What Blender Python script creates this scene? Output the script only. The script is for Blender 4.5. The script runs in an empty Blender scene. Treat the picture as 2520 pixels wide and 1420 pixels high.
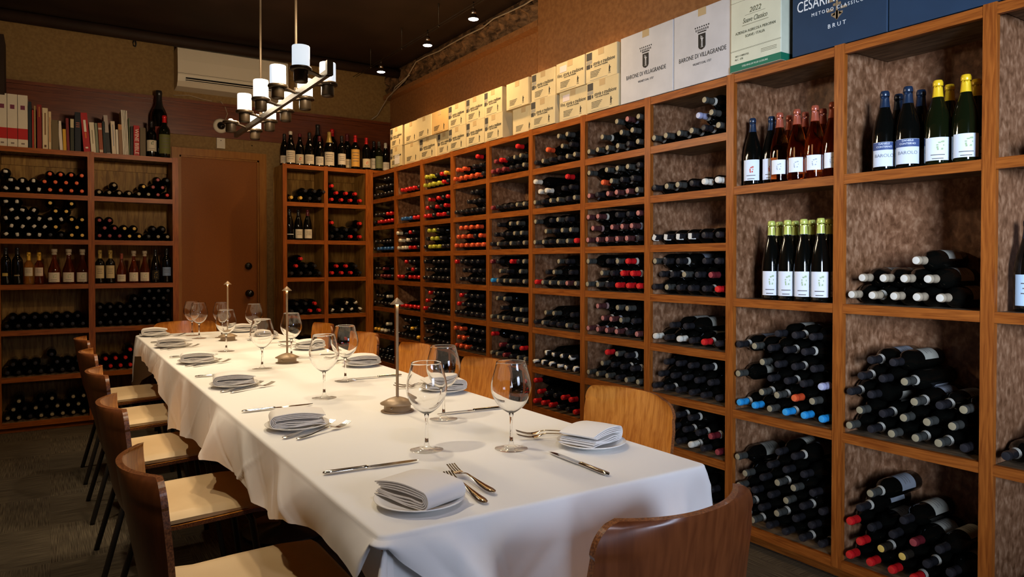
import bpy, math, random
from math import sin, cos, pi, radians
from mathutils import Vector, Matrix
random.seed(7)
S = bpy.context.scene
COL = S.collection

# ------------------------------------------------------------------ camera, world, lights, exposure
CAM_H = 1.24
YAW, PITCH, FPX = radians(32.978), radians(-0.829), 1761.3
cd = bpy.data.cameras.new('camera'); cam = bpy.data.objects.new('camera', cd); COL.objects.link(cam)
cam.location = (0, 0, CAM_H); cam.rotation_euler = (pi/2+PITCH, 0, -YAW)
cd.sensor_width = 36; cd.lens = FPX/2520*36; cd.shift_y = -0.01515; cd.clip_start = 0.02
S.camera = cam
S.view_settings.view_transform = 'Standard'; S.view_settings.look = 'None'
S.view_settings.gamma = 1; S.view_settings.use_curve_mapping = False
S.view_settings.exposure = 0.0
try:
    S.cycles.use_denoising = True
    S.cycles.max_bounces = 10; S.cycles.transmission_bounces = 10; S.cycles.transparent_max_bounces = 12
    S.cycles.sample_clamp_indirect = 6; S.cycles.blur_glossy = 0.5
except Exception: pass
W = bpy.data.worlds.new('room_air'); S.world = W; W.use_nodes = True
W.node_tree.nodes['Background'].inputs[0].default_value = (0.9, 0.62, 0.38, 1)
W.node_tree.nodes['Background'].inputs[1].default_value = 0.012

def lamp(kind, name, loc, power, color, direction=None, **kw):
    l = bpy.data.lights.new(name, kind); l.energy = power; l.color = color
    for k, v in kw.items(): setattr(l, k, v)
    o = bpy.data.objects.new(name, l); COL.objects.link(o); o.location = loc
    if direction: o.rotation_euler = Vector(direction).to_track_quat('-Z', 'Y').to_euler()
    return o
# daylight through the window in the wall behind the camera
lamp('AREA', 'window_daylight', (-0.95, -2.56, 1.70), 30, (0.60, 0.75, 1.0), (3.65, 3.95, -0.22), shape='RECTANGLE', size=1.0, size_y=1.4, spread=radians(36))
lamp('AREA', 'window_daylight', (1.85, -2.56, 1.60), 7, (0.66, 0.76, 1.0), (-0.16, 1, -0.42), shape='RECTANGLE', size=1.1, size_y=1.4, spread=radians(38))
# spots of the low-voltage cable along the long rack (three in view, the rest of the line towards the camera)
CABLE_X, BULB_Z = 2.37, 2.85
SPOT_Y = [5.68, 4.80, 4.12, 3.25]
for y in SPOT_Y:
    lamp('SPOT', 'cable_spot_light', (CABLE_X, y, BULB_Z-0.035), 50 if y > 4 else 26, (1.0, 0.66, 0.32), (0.02, 0, -1), spot_size=radians(128), spot_blend=0.9, shadow_soft_size=0.025)
# ceiling spots above the table and by the left rack
for x, y, e in ((-0.25, 1.8, 84), (0.95, 2.3, 60), (-0.25, 3.2, 84), (0.98, 3.7, 70), (-0.2, 4.6, 66), (0.95, 4.95, 60)):
    lamp('SPOT', 'unseen_ceiling_spot', (x, y, 3.04), e, (1.0, 0.83, 0.60), (0.75 if x < .5 else 0, 0, -2.3), spot_size=radians(60), spot_blend=0.9, shadow_soft_size=0.04)
lamp('SPOT', 'unseen_ceiling_spot', (0.45, -0.35, 3.04), 50, (0.90, 0.86, 1.0), (0.45, 1.55, -2.4), spot_size=radians(62), spot_blend=0.95, shadow_soft_size=0.12)  # fill added behind the camera, lifts the near chair's shadow on the cloth
for x, y, e in ((0.30, 5.1, 15), (1.95, 5.35, 16)):
    lamp('SPOT', 'unseen_ceiling_spot', (x, y, 3.04), e, (1.0, 0.58, 0.25), (0, 0.25, -1), spot_size=radians(110), spot_blend=0.9, shadow_soft_size=0.04)

# ------------------------------------------------------------------ helpers
_f = Vector((sin(YAW)*cos(PITCH), cos(YAW)*cos(PITCH), sin(PITCH)))
_r = Vector((cos(YAW), -sin(YAW), 0)); _u = _r.cross(_f)
def on_y(px, py, Y):            # measured point of the photo -> the point where it stands on the plane y = Y
    d = _f + _r*((px-1260)/FPX) - _u*((py-671.8)/FPX)
    return Vector((0, 0, CAM_H)) + d*(Y/d.y)
def on_x(px, py, X):
    d = _f + _r*((px-1260)/FPX) - _u*((py-671.8)/FPX)
    return Vector((0, 0, CAM_H)) + d*(X/d.x)

def tag(o, label=None, cat=None, group=None, kind=None):
    if label: o['label'] = label
    if cat: o['category'] = cat
    if group: o['group'] = group
    if kind: o['kind'] = kind
    return o
def empty(name, loc=(0, 0, 0), rz=0):
    o = bpy.data.objects.new(name, None); COL.objects.link(o); o.location = loc; o.rotation_euler = (0, 0, rz)
    o.empty_display_size = 0.05
    return o
def link(name, me, parent=None, loc=(0, 0, 0), rot=None):
    o = bpy.data.objects.new(name, me); COL.objects.link(o); o.location = loc
    if rot is not None: o.rotation_euler = rot
    if parent: o.parent = parent
    return o
def copy_tree(o, parent=None):
    kids = list(o.children)
    c = o.copy(); COL.objects.link(c)
    if parent: c.parent = parent
    for k in kids: copy_tree(k, c)
    return c

class MB:                       # mesh builder
    def __init__(s): s.v = []; s.f = []; s.m = []; s.sm = []
    def add(s, vs, fs, mi=0, smooth=False):
        b = len(s.v); s.v += [tuple(v) for v in vs]
        for f in fs: s.f.append([b+i for i in f]); s.m.append(mi); s.sm.append(smooth)
        return s
    def box(s, x0, x1, y0, y1, z0, z1, mi=0):
        return s.add([(x0,y0,z0),(x1,y0,z0),(x1,y1,z0),(x0,y1,z0),(x0,y0,z1),(x1,y0,z1),(x1,y1,z1),(x0,y1,z1)],
              [(0,3,2,1),(4,5,6,7),(0,1,5,4),(1,2,6,5),(2,3,7,6),(3,0,4,7)], mi)
    def lathe(s, prof, n=20, mi=0, c=(0, 0, 0), smooth=True, a0=0, a1=2*pi, closed_ends=False):
        full = abs(a1-a0-2*pi) < 1e-6
        k = n if full else n+1
        vs = []; fs = []
        for r, z in prof:
            for i in range(k):
                a = a0+(a1-a0)*i/n; vs.append((c[0]+r*cos(a), c[1]+r*sin(a), c[2]+z))
        for j in range(len(prof)-1):
            for i in range(n):
                i2 = (i+1) % k if full else i+1
                fs.append((j*k+i, j*k+i2, (j+1)*k+i2, (j+1)*k+i))
        s.add(vs, fs, mi, smooth)
        return s
    def tube(s, pts, r, n=8, mi=0, smooth=True):
        pts = [Vector(p) for p in pts]; rr = r if isinstance(r, (list, tuple)) else [r]*len(pts)
        vs = []; fs = []
        up = Vector((0, 0, 1))
        for i, p in enumerate(pts):
            t = (pts[min(i+1, len(pts)-1)]-pts[max(i-1, 0)]).normalized()
            a = t.cross(up)
            if a.length < 0.05: a = t.cross(Vector((0, 1, 0)))
            a.normalize(); b = t.cross(a)
            for k in range(n):
                q = 2*pi*k/n; vs.append(p+a*rr[i]*cos(q)+b*rr[i]*sin(q))
        for i in range(len(pts)-1):
            for k in range(n):
                fs.append((i*n+k, i*n+(k+1) % n, (i+1)*n+(k+1) % n, (i+1)*n+k))
        fs.append(tuple(range(n-1, -1, -1))); fs.append(tuple((len(pts)-1)*n+k for k in range(n)))
        return s.add(vs, fs, mi, smooth)
    def grid(s, P, mi=0, smooth=True, flip=False):  # P[i][j] points
        n, m = len(P), len(P[0]); vs = [p for r in P for p in r]; fs = []
        for i in range(n-1):
            for j in range(m-1):
                q = (i*m+j, i*m+j+1, (i+1)*m+j+1, (i+1)*m+j)
                fs.append(q[::-1] if flip else q)
        return s.add(vs, fs, mi, smooth)
    def mesh(s, name, mats):
        me = bpy.data.meshes.new(name); me.from_pydata(s.v, [], s.f)
        for m in (mats if isinstance(mats, (list, tuple)) else [mats]): me.materials.append(m)
        me.polygons.foreach_set('material_index', s.m); me.polygons.foreach_set('use_smooth', s.sm)
        me.update(); return me
    def build(s, name, mats, parent=None, loc=(0, 0, 0), rot=None):
        return link(name, s.mesh(name, mats), parent, loc, rot)

# ------------------------------------------------------------------ materials
def new_mat(name, col, rough=0.5, metal=0.0, spec=None, **kw):
    m = bpy.data.materials.new(name); m.use_nodes = True
    b = m.node_tree.nodes['Principled BSDF']
    b.inputs['Base Color'].default_value = (*col, 1); b.inputs['Roughness'].default_value = rough
    b.inputs['Metallic'].default_value = metal
    if rough >= 0.36 and metal == 0 and 'Specular_IOR_Level' not in kw: b.inputs['Specular IOR Level'].default_value = 0.22
    for k, v in kw.items():
        i = b.inputs[k.replace('_', ' ')]; i.default_value = v
    return m
def nodes_of(m):
    nt = m.node_tree; return nt, nt.nodes['Principled BSDF'], nt.nodes.new, nt.links.new
def textured(name, c1, c2, scale=(1, 1, 1), nscale=5.0, detail=6, rough=0.5, bump=0.0, bdist=0.002, c3=None, lo=0.35, hi=0.65, distort=0.0, spread=0.0, obj_rand=0.0, **kw):
    m = new_mat(name, c1, rough, **kw); nt, b, N, L = nodes_of(m)
    tc = N('ShaderNodeTexCoord'); mp = N('ShaderNodeMapping'); mp.inputs['Scale'].default_value = scale
    L(tc.outputs['Object'], mp.inputs[0])
    vec = mp.outputs[0]
    if obj_rand:
        oi = N('ShaderNodeObjectInfo'); ad = N('ShaderNodeVectorMath'); ad.operation = 'ADD'
        mu = N('ShaderNodeMath'); mu.operation = 'MULTIPLY'; mu.inputs[1].default_value = 40; L(oi.outputs['Random'], mu.inputs[0])
        L(vec, ad.inputs[0]); L(mu.outputs[0], ad.inputs[1]); vec = ad.outputs[0]
    nz = N('ShaderNodeTexNoise'); nz.inputs['Scale'].default_value = nscale; nz.inputs['Detail'].default_value = detail
    nz.inputs['Distortion'].default_value = distort; L(vec, nz.inputs['Vector'])
    cr = N('ShaderNodeValToRGB'); e = cr.color_ramp.elements
    e[0].position = lo; e[0].color = (*c1, 1); e[1].position = hi; e[1].color = (*c2, 1)
    if c3: x = e.new((lo+hi)/2); x.color = (*c3, 1)
    L(nz.outputs[0], cr.inputs[0]); L(cr.outputs[0], b.inputs['Base Color'])
    if bump:
        bp = N('ShaderNodeBump'); bp.inputs['Strength'].default_value = bump; bp.inputs['Distance'].default_value = bdist
        L(nz.outputs[0], bp.inputs['Height']); L(bp.outputs[0], b.inputs['Normal'])
    return m
def wood(name, axis, c1, c2, rough=0.38, **kw):
    sc = [26, 26, 26]; sc['xyz'.index(axis)] = 1.6
    return textured(name, c1, c2, tuple(sc), 5.0, 8, rough, 0.08, 0.001, distort=0.6, obj_rand=1, **kw)
WF1, WF2 = (0.17, 0.038, 0.005), (0.35, 0.098, 0.014)
M = {}
for ax in 'xyz': M['wood_'+ax] = wood('stained_wood_'+ax, ax, WF1, WF2, lo=0.3, hi=0.7)
M['ply'] = textured('rack_plywood', (0.09, 0.035, 0.013), (0.36, 0.195, 0.105), (1.3, 1.3, 0.9), 36, 12, 0.42, 0.12, 0.001, c3=(0.20, 0.090, 0.042), distort=0.35, lo=0.30, hi=0.74, obj_rand=1)
M['ply_left'] = textured('left_rack_plywood', (0.18, 0.08, 0.012), (0.38, 0.20, 0.045), (9, 9, 1.2), 5, 8, 0.5, 0.1, 0.001, distort=0.8, obj_rand=1)
M['shelf_top'] = textured('dusty_shelf_board', (0.10, 0.06, 0.03), (0.22, 0.14, 0.075), (12, 2, 12), 5, 6, 0.7)
M['wall'] = textured('tan_plaster', (0.19, 0.105, 0.032), (0.24, 0.14, 0.047), (1, 1, 1), 45, 5, 0.62, 0.5, 0.004)
M['wall_r'] = textured('brown_plaster', (0.21, 0.085, 0.027), (0.28, 0.12, 0.04), (1, 1, 1), 38, 6, 0.45, 0.6, 0.005)
M['brick'] = textured('rough_brick_band', (0.05, 0.025, 0.01), (0.22, 0.11, 0.045), (1, 1, 1.5), 14, 8, 0.8, 1.0, 0.03, distort=0.6)
M['ceil'] = textured('dark_ceiling_paint', (0.016, 0.007, 0.003), (0.026, 0.012, 0.006), (1, 1, 1), 3, 4, 0.7)
M['trim'] = textured('dark_red_trim', (0.10, 0.019, 0.003), (0.16, 0.034, 0.006), (1, 10, 10), 6, 5, 0.35)
M['door'] = textured('brown_painted_door', (0.21, 0.062, 0.005), (0.25, 0.076, 0.007), (3, 3, 3), 60, 3, 0.5, 0.08, 0.001)
M['jamb'] = textured('door_casing_paint', (0.25, 0.09, 0.012), (0.32, 0.13, 0.02), (8, 8, 1), 5, 4, 0.4)
M['black'] = new_mat('black_metal', (0.012, 0.011, 0.01), 0.35)
M['blackgloss'] = new_mat('black_gloss', (0.006, 0.005, 0.005), 0.12)
M['bronze'] = new_mat('bronze_metal', (0.035, 0.022, 0.011), 0.4, 0.5)
M['taupe'] = new_mat('taupe_lamp_metal', (0.36, 0.25, 0.15), 0.42, 0.25)
M['steel'] = new_mat('polished_steel', (0.74, 0.70, 0.64), 0.12, 1.0)
M['chrome'] = new_mat('satin_chrome', (0.6, 0.5, 0.4), 0.25, 1.0)
M['white_plastic'] = new_mat('cream_white_plastic', (0.62, 0.54, 0.42), 0.4)
M['cable'] = new_mat('grey_cable', (0.33, 0.25, 0.17), 0.5)
M['porcelain'] = new_mat('white_porcelain', (0.82, 0.79, 0.74), 0.12)
M['cushion'] = textured('cream_vinyl', (0.56, 0.40, 0.215), (0.66, 0.49, 0.28), (1, 1, 1), 3, 4, 0.38, 0.03, 0.001)
M['chairwood'] = textured('honey_plywood', (0.46, 0.150, 0.018), (0.68, 0.27, 0.042), (16, 16, 1.6), 5, 8, 0.27, 0.03, 0.0006, distort=0.7, obj_rand=1, Coat_Weight=0.35, Coat_Roughness=0.15)
M['chairback'] = textured('shaded_honey_plywood', (0.085, 0.021, 0.005), (0.13, 0.035, 0.009), (9, 9, 1.0), 7, 8, 0.33, 0.04, 0.0006, distort=0.5, obj_rand=1, Coat_Weight=0.2, Coat_Roughness=0.2)  # outer faces of the same honey ply, shade put into the colour
M['plyedge'] = textured('laminated_ply_edge', (0.10, 0.030, 0.010), (0.30, 0.105, 0.032), (40, 40, 40), 6, 3, 0.3, Coat_Weight=0.4)
def cloth_mat(name, col):
    m = new_mat(name, col, 0.75, Sheen_Weight=0.15); nt, b, N, L = nodes_of(m)
    tc = N('ShaderNodeTexCoord'); w1 = N('ShaderNodeTexNoise'); w1.inputs['Scale'].default_value = 700; w1.inputs['Detail'].default_value = 1
    w2 = N('ShaderNodeTexNoise'); w2.inputs['Scale'].default_value = 7; w2.inputs['Detail'].default_value = 5
    L(tc.outputs['Object'], w1.inputs[0]); L(tc.outputs['Object'], w2.inputs[0])
    bp = N('ShaderNodeBump'); bp.inputs['Strength'].default_value = 0.12; bp.inputs['Distance'].default_value = 0.0006
    b2 = N('ShaderNodeBump'); b2.inputs['Strength'].default_value = 0.22; b2.inputs['Distance'].default_value = 0.006
    L(w1.outputs[0], bp.inputs['Height']); L(w2.outputs[0], b2.inputs['Height']); L(bp.outputs[0], b2.inputs['Normal']); L(b2.outputs[0], b.inputs['Normal'])
    return m
M['cloth'] = cloth_mat('white_table_linen', (0.78, 0.76, 0.72))
M['napkin'] = cloth_mat('napkin_linen', (0.76, 0.72, 0.67))
M['glass'] = new_mat('clear_glass', (1, 1, 1), 0.0, Transmission_Weight=1.0, IOR=1.45)
def thin_glass():
    m = bpy.data.materials.new('thin_blown_glass'); m.use_nodes = True; nt = m.node_tree; nt.nodes.clear(); N, L = nt.nodes.new, nt.links.new
    o = N('ShaderNodeOutputMaterial'); mx = N('ShaderNodeMixShader'); t = N('ShaderNodeBsdfTransparent'); g = N('ShaderNodeBsdfGlossy'); lw = N('ShaderNodeLayerWeight'); lw.inputs[0].default_value = .5; pw = N('ShaderNodeMath'); pw.operation = 'POWER'; pw.inputs[1].default_value = 3.2; fr = N('ShaderNodeMath'); fr.operation = 'MULTIPLY_ADD'; fr.inputs[1].default_value = .9; fr.inputs[2].default_value = .03
    t.inputs[0].default_value = (.99, .99, .985, 1); g.inputs['Roughness'].default_value = .006; g.inputs[0].default_value = (1, 1, 1, 1); L(lw.outputs['Facing'], pw.inputs[0]); L(pw.outputs[0], fr.inputs[0])
    L(fr.outputs[0], mx.inputs[0]); L(t.outputs[0], mx.inputs[1]); L(g.outputs[0], mx.inputs[2]); L(mx.outputs[0], o.inputs[0]); return m
M['thin'] = thin_glass()
M['bottle'] = new_mat('dark_bottle_glass', (0.002, 0.002, 0.0015), 0.07, Specular_IOR_Level=0.4)
M['bottle_green'] = new_mat('green_bottle_glass', (0.004, 0.0055, 0.0015), 0.06, Specular_IOR_Level=0.45)
M['rose'] = new_mat('rose_wine_in_glass', (1.0, 0.40, 0.13), 0.03, Transmission_Weight=1.0, IOR=1.36)
M['amber'] = new_mat('amber_wine_in_glass', (0.75, 0.32, 0.05), 0.04, Transmission_Weight=0.8, IOR=1.36)
M['rose_dark'] = new_mat('brandy_in_glass', (0.50, 0.10, 0.025), 0.05, Transmission_Weight=0.95, IOR=1.36)
def emis(name, col, st, base=(0.8, 0.8, 0.8)):
    m = new_mat(name, base, 0.3); b = m.node_tree.nodes['Principled BSDF']
    b.inputs['Emission Color'].default_value = (*col, 1); b.inputs['Emission Strength'].default_value = st
    return m
M['shade'] = emis('lit_frosted_glass', (1.0, 0.90, 0.76), 2.6)
M['shade_dim'] = emis('lit_frosted_glass_soft', (0.80, 0.90, 1.0), 0.85)
M['bulb'] = emis('lit_spot_bulb', (1.0, 0.95, 0.88), 14.0)
M['led'] = emis('lit_led_ring', (1.0, 0.80, 0.5), 160.0)
def paint(name, col, rough=0.5, **kw):
    k = 'c_'+name
    if k not in M: M[k] = new_mat(name, col, rough, **kw)
    return M[k]
def carpet():
    m = new_mat('striped_carpet_planks', (0.1, 0.08, 0.06), 0.95); nt, b, N, L = nodes_of(m)
    tc = N('ShaderNodeTexCoord'); ck = N('ShaderNodeTexChecker'); ck.inputs['Scale'].default_value = 2.0
    L(tc.outputs['Object'], ck.inputs[0])
    outs = []
    for sc in ((7, 380, 1), (380, 7, 1)):
        mp = N('ShaderNodeMapping'); mp.inputs['Scale'].default_value = sc; L(tc.outputs['Object'], mp.inputs[0])
        nz = N('ShaderNodeTexNoise'); nz.inputs['Scale'].default_value = 1.0; nz.inputs['Detail'].default_value = 4; L(mp.outputs[0], nz.inputs[0]); outs.append(nz)
    mx = N('ShaderNodeMixRGB'); L(ck.outputs['Fac'], mx.inputs[0]); L(outs[0].outputs[0], mx.inputs[1]); L(outs[1].outputs[0], mx.inputs[2])
    cr = N('ShaderNodeValToRGB'); e = cr.color_ramp.elements
    e[0].position = 0.38; e[0].color = (0.03, 0.021, 0.012, 1); e[1].position = 0.66; e[1].color = (0.10, 0.078, 0.048, 1)
    L(mx.outputs[0], cr.inputs[0]); L(cr.outputs[0], b.inputs['Base Color'])
    bp = N('ShaderNodeBump'); bp.inputs['Strength'].default_value = 0.6; bp.inputs['Distance'].default_value = 0.004
    L(mx.outputs[0], bp.inputs['Height']); L(bp.outputs[0], b.inputs['Normal'])
    return m
M['carpet'] = carpet()

# ------------------------------------------------------------------ text and marks
def font_mesh(txt, size, mat, shear=0.0, space=1.0, align='CENTER', ext=0.0004):
    cu = bpy.data.curves.new('lettering', 'FONT'); cu.body = txt; cu.size = size; cu.shear = shear; cu.space_character = space
    cu.align_x = align; cu.align_y = 'CENTER'; cu.extrude = ext; cu.resolution_u = 3
    o = bpy.data.objects.new('lettering', cu); COL.objects.link(o)
    dg = bpy.context.evaluated_depsgraph_get(); me = bpy.data.meshes.new_from_object(o.evaluated_get(dg))
    me.materials.clear(); me.materials.append(mat)
    bpy.data.objects.remove(o); bpy.data.curves.remove(cu)
    return me
RX = Matrix(((0, 0, -1, 0), (-1, 0, 0, 0), (0, 1, 0, 0), (0, 0, 0, 1)))   # faces -x, reads along -y
RY = Matrix(((1, 0, 0, 0), (0, 0, -1, 0), (0, 1, 0, 0), (0, 0, 0, 1)))     # faces -y, reads along +x
def fit_w(me, width):
    xs = [v.co.x for v in me.vertices]; k = width/(max(xs)-min(xs))
    for v in me.vertices: v.co.x = (v.co.x-(max(xs)+min(xs))/2)*k
    return me
def put_text(parent, txt, size, mat, pos, R=RX, name='lettering', width=None, **kw):
    me = font_mesh(txt, size, mat, **kw)
    if width: fit_w(me, width)
    o = link(name, me, parent)
    o.matrix_local = Matrix.Translation(pos) @ R
    return o
INK = paint('black_ink', (0.02, 0.018, 0.016), 0.6)

# ------------------------------------------------------------------ the room
D = 2.55                      # front plane of the long rack
YB = 6.31                     # front plane of the racks on the far wall
WY, WX, CZ = 6.65, 2.87, 3.10
def struct(name, mb, mat): return tag(mb.build(name, mat), kind='structure')
struct('floor', MB().box(-1.5, WX+.1, -2.7, WY+.1, -0.05, 0), M['carpet'])
struct('ceiling', MB().box(-1.5, WX+.1, -2.7, WY+.1, CZ, CZ+.05), M['ceil'])
struct('wall_right', MB().box(WX, WX+.1, -2.7, WY, 0, CZ), M['wall_r'])
struct('wall_left', MB().box(-1.5, -1.4, -2.7, WY, 0, CZ), M['wall'])
m = MB(); m.box(-1.5, WX+.1, WY, WY+.1, 2.17, CZ); m.box(-1.5, 0.945, WY, WY+.1, 0, 2.17); m.box(1.60, WX+.1, WY, WY+.1, 0, 2.17); m.box(0.9, 1.65, WY+.06, WY+.1, 0, 2.17)
struct('wall_back', m, M['wall'])
m = MB(); m.box(-1.5, -1.9, -2.7, -2.6, 0, CZ); m.box(-1.5, WX+.1, -2.7, -2.6, 0, 0.95); m.box(-1.5, WX+.1, -2.7, -2.6, 2.55, CZ); m.box(0.1, 1.2, -2.7, -2.6, 0.95, 2.55); m.box(2.5, WX+.1, -2.7, -2.6, 0.95, 2.55)
struct('wall_front', m, M['wall'])
m = MB(); m.box(-1.5, 0.1, -2.66, -2.62, 0.95, 1.0); m.box(-1.5, 0.1, -2.66, -2.62, 2.5, 2.55); m.box(-1.5, -1.45, -2.66, -2.62, 0.95, 2.55); m.box(0.05, 0.1, -2.66, -2.62, 0.95, 2.55); m.box(-0.72, -0.68, -2.66, -2.62, 0.95, 2.55)
struct('window_1', m, M['trim'])
m = MB(); m.box(1.2, 2.5, -2.66, -2.62, 0.95, 1.0); m.box(1.2, 2.5, -2.66, -2.62, 2.5, 2.55); m.box(1.2, 1.25, -2.66, -2.62, 1.0, 2.5); m.box(2.45, 2.5, -2.66, -2.62, 1.0, 2.5)
struct('window_2', m, M['trim'])
# wooden rail with moulding round the walls
m = MB(); m.box(-1.4, WX, WY-.018, WY, 2.33, 2.60); m.box(-1.4, WX, WY-.04, WY, 2.60, 2.625); m.box(-1.4, WX, WY-.03, WY, 2.56, 2.575)
struct('trim_1', m, M['trim'])
m = MB(); m.box(WX-.02, WX, 3.95, WY-.04, 2.30, 2.50)
struct('trim_2', m, M['trim'])
# rough masonry band and ledge at the top of the long wall, flush plaster pier beside it
m = MB()
P = []
for i in range(61):
    y = 4.0+(WY-4.0)*i/60; row = []
    for j in range(8):
        z = 2.88+(CZ-2.88)*j/7
        row.append((WX-0.03-0.035*random.random()*(0 < j < 7)-(0.02 if j in (4, 5) else 0), y, z))
    P.append(row)
m.grid(P, smooth=False); struct('trim_3', m, M['brick'])
m = MB(); m.box(WX-.075, WX, 3.99, WY, 2.845, 2.885); struct('trim_4', m, M['wall_r'])
m = MB(); m.box(WX-.075, WX, -2.6, 3.985, 2.50, CZ); struct('trim_5', m, M['wall_r'])
# boxed-in dark corner above the left rack
struct('trim_6', MB().box(-1.4, -0.25, 6.28, WY-.045, 2.45, 2.87), M['ceil'])
# dark pipe along the ceiling edge
m = MB().tube([(-1.4, 6.35, 3.03), (0.9, 6.35, 3.03), (1.9, 6.30, 3.03), (2.8, 6.3, 3.03)], 0.045, 10)
tag(m.build('ceiling_pipe', M['ceil']), 'dark pipe running under the ceiling along the far wall', 'pipe')
# door with casing, knob and deadbolt
dr = MB().box(0.95, 1.595, WY+.012, WY+.05, 0.0, 2.155).build('door_1', M['door']); tag(dr, kind='structure')
m = MB(); m.lathe([(0, -.0), (.03, 0), (.032, .006), (.014, .012), (.014, .03), (.03, .042), (.033, .056), (.024, .068), (0, .07)], 20)
m.build('door_handle', M['blackgloss'], dr, (1.511, WY+.012, 0.965), (pi/2, 0, 0))
m = MB(); m.lathe([(0, 0), (.03, 0), (.032, .01), (.026, .022), (.0, .024)], 20)
m.build('door_lock', M['blackgloss'], dr, (1.508, WY+.012, 1.209), (pi/2, 0, 0))
m = MB()
def casing(m, x0, x1, z1, w=.062, y=WY, t=.022):
    m.box(x0-w, x0, y-t, y+.05, 0, z1); m.box(x1, x1+w, y-t, y+.05, 0, z1); m.box(x0-w, x1+w, y-t, y+.05, z1, z1+w)
    m.box(x0, x0+.014, y-.004, y+.05, 0, z1); m.box(x1-.014, x1, y-.004, y+.05, 0, z1); m.box(x0, x1, y-.004, y+.05, z1-.014, z1)
casing(m, 0.945, 1.60, 2.155); struct('trim_7', m, M['jamb'])

# ------------------------------------------------------------------ racks
LIP = 0.036
def shelf_part(root, a0, a1, ztop, along, depth=.30, front=D, wood_face=None, name='shelf'):
    m = MB()
    if along == 'y':
        m.box(front, front+.018, a0, a1, ztop-LIP, ztop, 0); m.box(front+.018, front+depth, a0, a1, ztop-.022, ztop-.001, 1)
        return m.build(name, [M['wood_y'], M['shelf_top']], root)
    m.box(a0, a1, front, front+.018, ztop-LIP, ztop, 0); m.box(a0, a1, front+.018, front+depth, ztop-.022, ztop-.001, 1)
    return m.build(name, [M['wood_x'], M['shelf_top']], root)
P0, PW, Y0, ZT, RH = .5220, .0408, 6.3036, 2.0705, .24718
def div_y(k): return Y0-k*P0
def sz(j): return ZT-j*RH
R = empty('wine_rack', (0, 0, 0))
tag(R, 'long stained wood wine rack covering the right wall below the cartons', 'wine rack')
NC = 12
for k in range(1, NC+1):
    y = div_y(k); m = MB(); m.box(D-.002, D+.02, y, y+PW, .06, ZT+.004, 0); m.box(D+.02, D+.30, y+.004, y+PW-.004, .06, ZT-.002, 1)
    m.build('divider', [M['wood_z'], M['ply']], R)
for k in range(0, NC):
    a1 = div_y(k) if k else YB-.005; a0 = div_y(k+1)+PW
    for j in (range(0, 9) if k < 8 else range(0, 9, 2)): shelf_part(R, a0, a1, sz(j), 'y')
MB().box(D+.30, D+.312, div_y(NC), WY-.03, .06, ZT-.002).build('back_panel', M['ply'], R)
MB().box(D+.06, D+.08, div_y(NC), YB, 0, .062).build('plinth', M['wood_y'], R)

def rack_x(name, label, stiles, heights, side=None):
    r = empty(name); tag(r, label, 'wine rack')
    for (a, b) in stiles:
        m = MB(); m.box(a, b, YB-.002, YB+.02, .04, heights[0]+.004, 0); m.box(a+.004, b-.004, YB+.02, YB+.30, .04, heights[0]-.002, 1)
        m.build('divider', [M['wood_z'], M['ply_left']], r)
    for (a, b), (c, d_) in zip(stiles, stiles[1:]):
        for z in heights: shelf_part(r, b, c, z, 'x', front=YB)
    MB().box(stiles[0][0], stiles[-1][1], YB+.30, YB+.312, .04, heights[0]-.002).build('back_panel', M['ply_left'], r)
    m = MB()
    for (a, b), (c, d_) in zip(stiles, stiles[1:]): m.box(b, c, YB+.285, YB+.30, heights[0]-.10, heights[0]-.03)
    m.build('hanging_rail', M['ply_left'], r)
    if stiles[0][0] > 1: MB().box(stiles[-1][1], WX-.005, YB-.004, YB+.30, heights[0]-.022, heights[0]).build('corner_board', M['wood_x'], r)
    MB().box(stiles[0][0], stiles[-1][1], YB+.03, YB+.05, 0, .042).build('plinth', M['wood_x'], r)
    return r
LH = [2.079, 1.747, 1.413, 1.079, .744, .404, .075]
BH = [2.100, 1.772, 1.440, 1.109, .775, .443, .11]
rack_x('wine_rack', 'stained wood wine rack left of the brown door with books on top', [(-.87, -.83), (-.325, -.285), (.260, .303), (.845, .888)], LH)
rack_x('wine_rack', 'narrow two-bay wood wine rack between the brown door and the corner', [(1.72, 1.755), (2.085, 2.120), (2.477, 2.549)], BH)

# ------------------------------------------------------------------ bottles
PROF = {   # name: (height, [(r, z)...] of the glass)
 'bordeaux': (.30, [(0, .004), (.030, 0), (.036, .003), (.0375, .01), (.0375, .185), (.0355, .202), (.028, .218), (.018, .232), (.0145, .248), (.0135, .262), (.0135, .298), (0, .298)]),
 'burgundy': (.296, [(0, .004), (.034, 0), (.040, .003), (.041, .01), (.041, .13), (.039, .155), (.033, .185), (.0235, .215), (.0165, .24), (.0142, .262), (.0138, .294), (0, .294)]),
 'alsace': (.335, [(0, .004), (.031, 0), (.037, .003), (.038, .01), (.038, .135), (.036, .165), (.029, .21), (.020, .25), (.0148, .28), (.0138, .30), (.0138, .333), (0, .333)]),
 'decanter': (.29, [(0, .004), (.044, 0), (.050, .004), (.051, .012), (.051, .105), (.047, .13), (.036, .16), (.025, .19), (.018, .215), (.016, .24), (.016, .288), (0, .288)]),
 'slim': (.285, [(0, .004), (.028, 0), (.035, .003), (.0365, .01), (.0365, .165), (.033, .185), (.022, .20), (.0145, .215), (.0135, .24), (.0135, .283), (0, .283)]),
}
PROF['magnum'] = (.36, [(r*1.32, z*1.2) for r, z in PROF['bordeaux'][1]])
PROF['champagne'] = (.315, [(r*1.10, z*1.07) for r, z in PROF['burgundy'][1]])
_bc = {}
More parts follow.
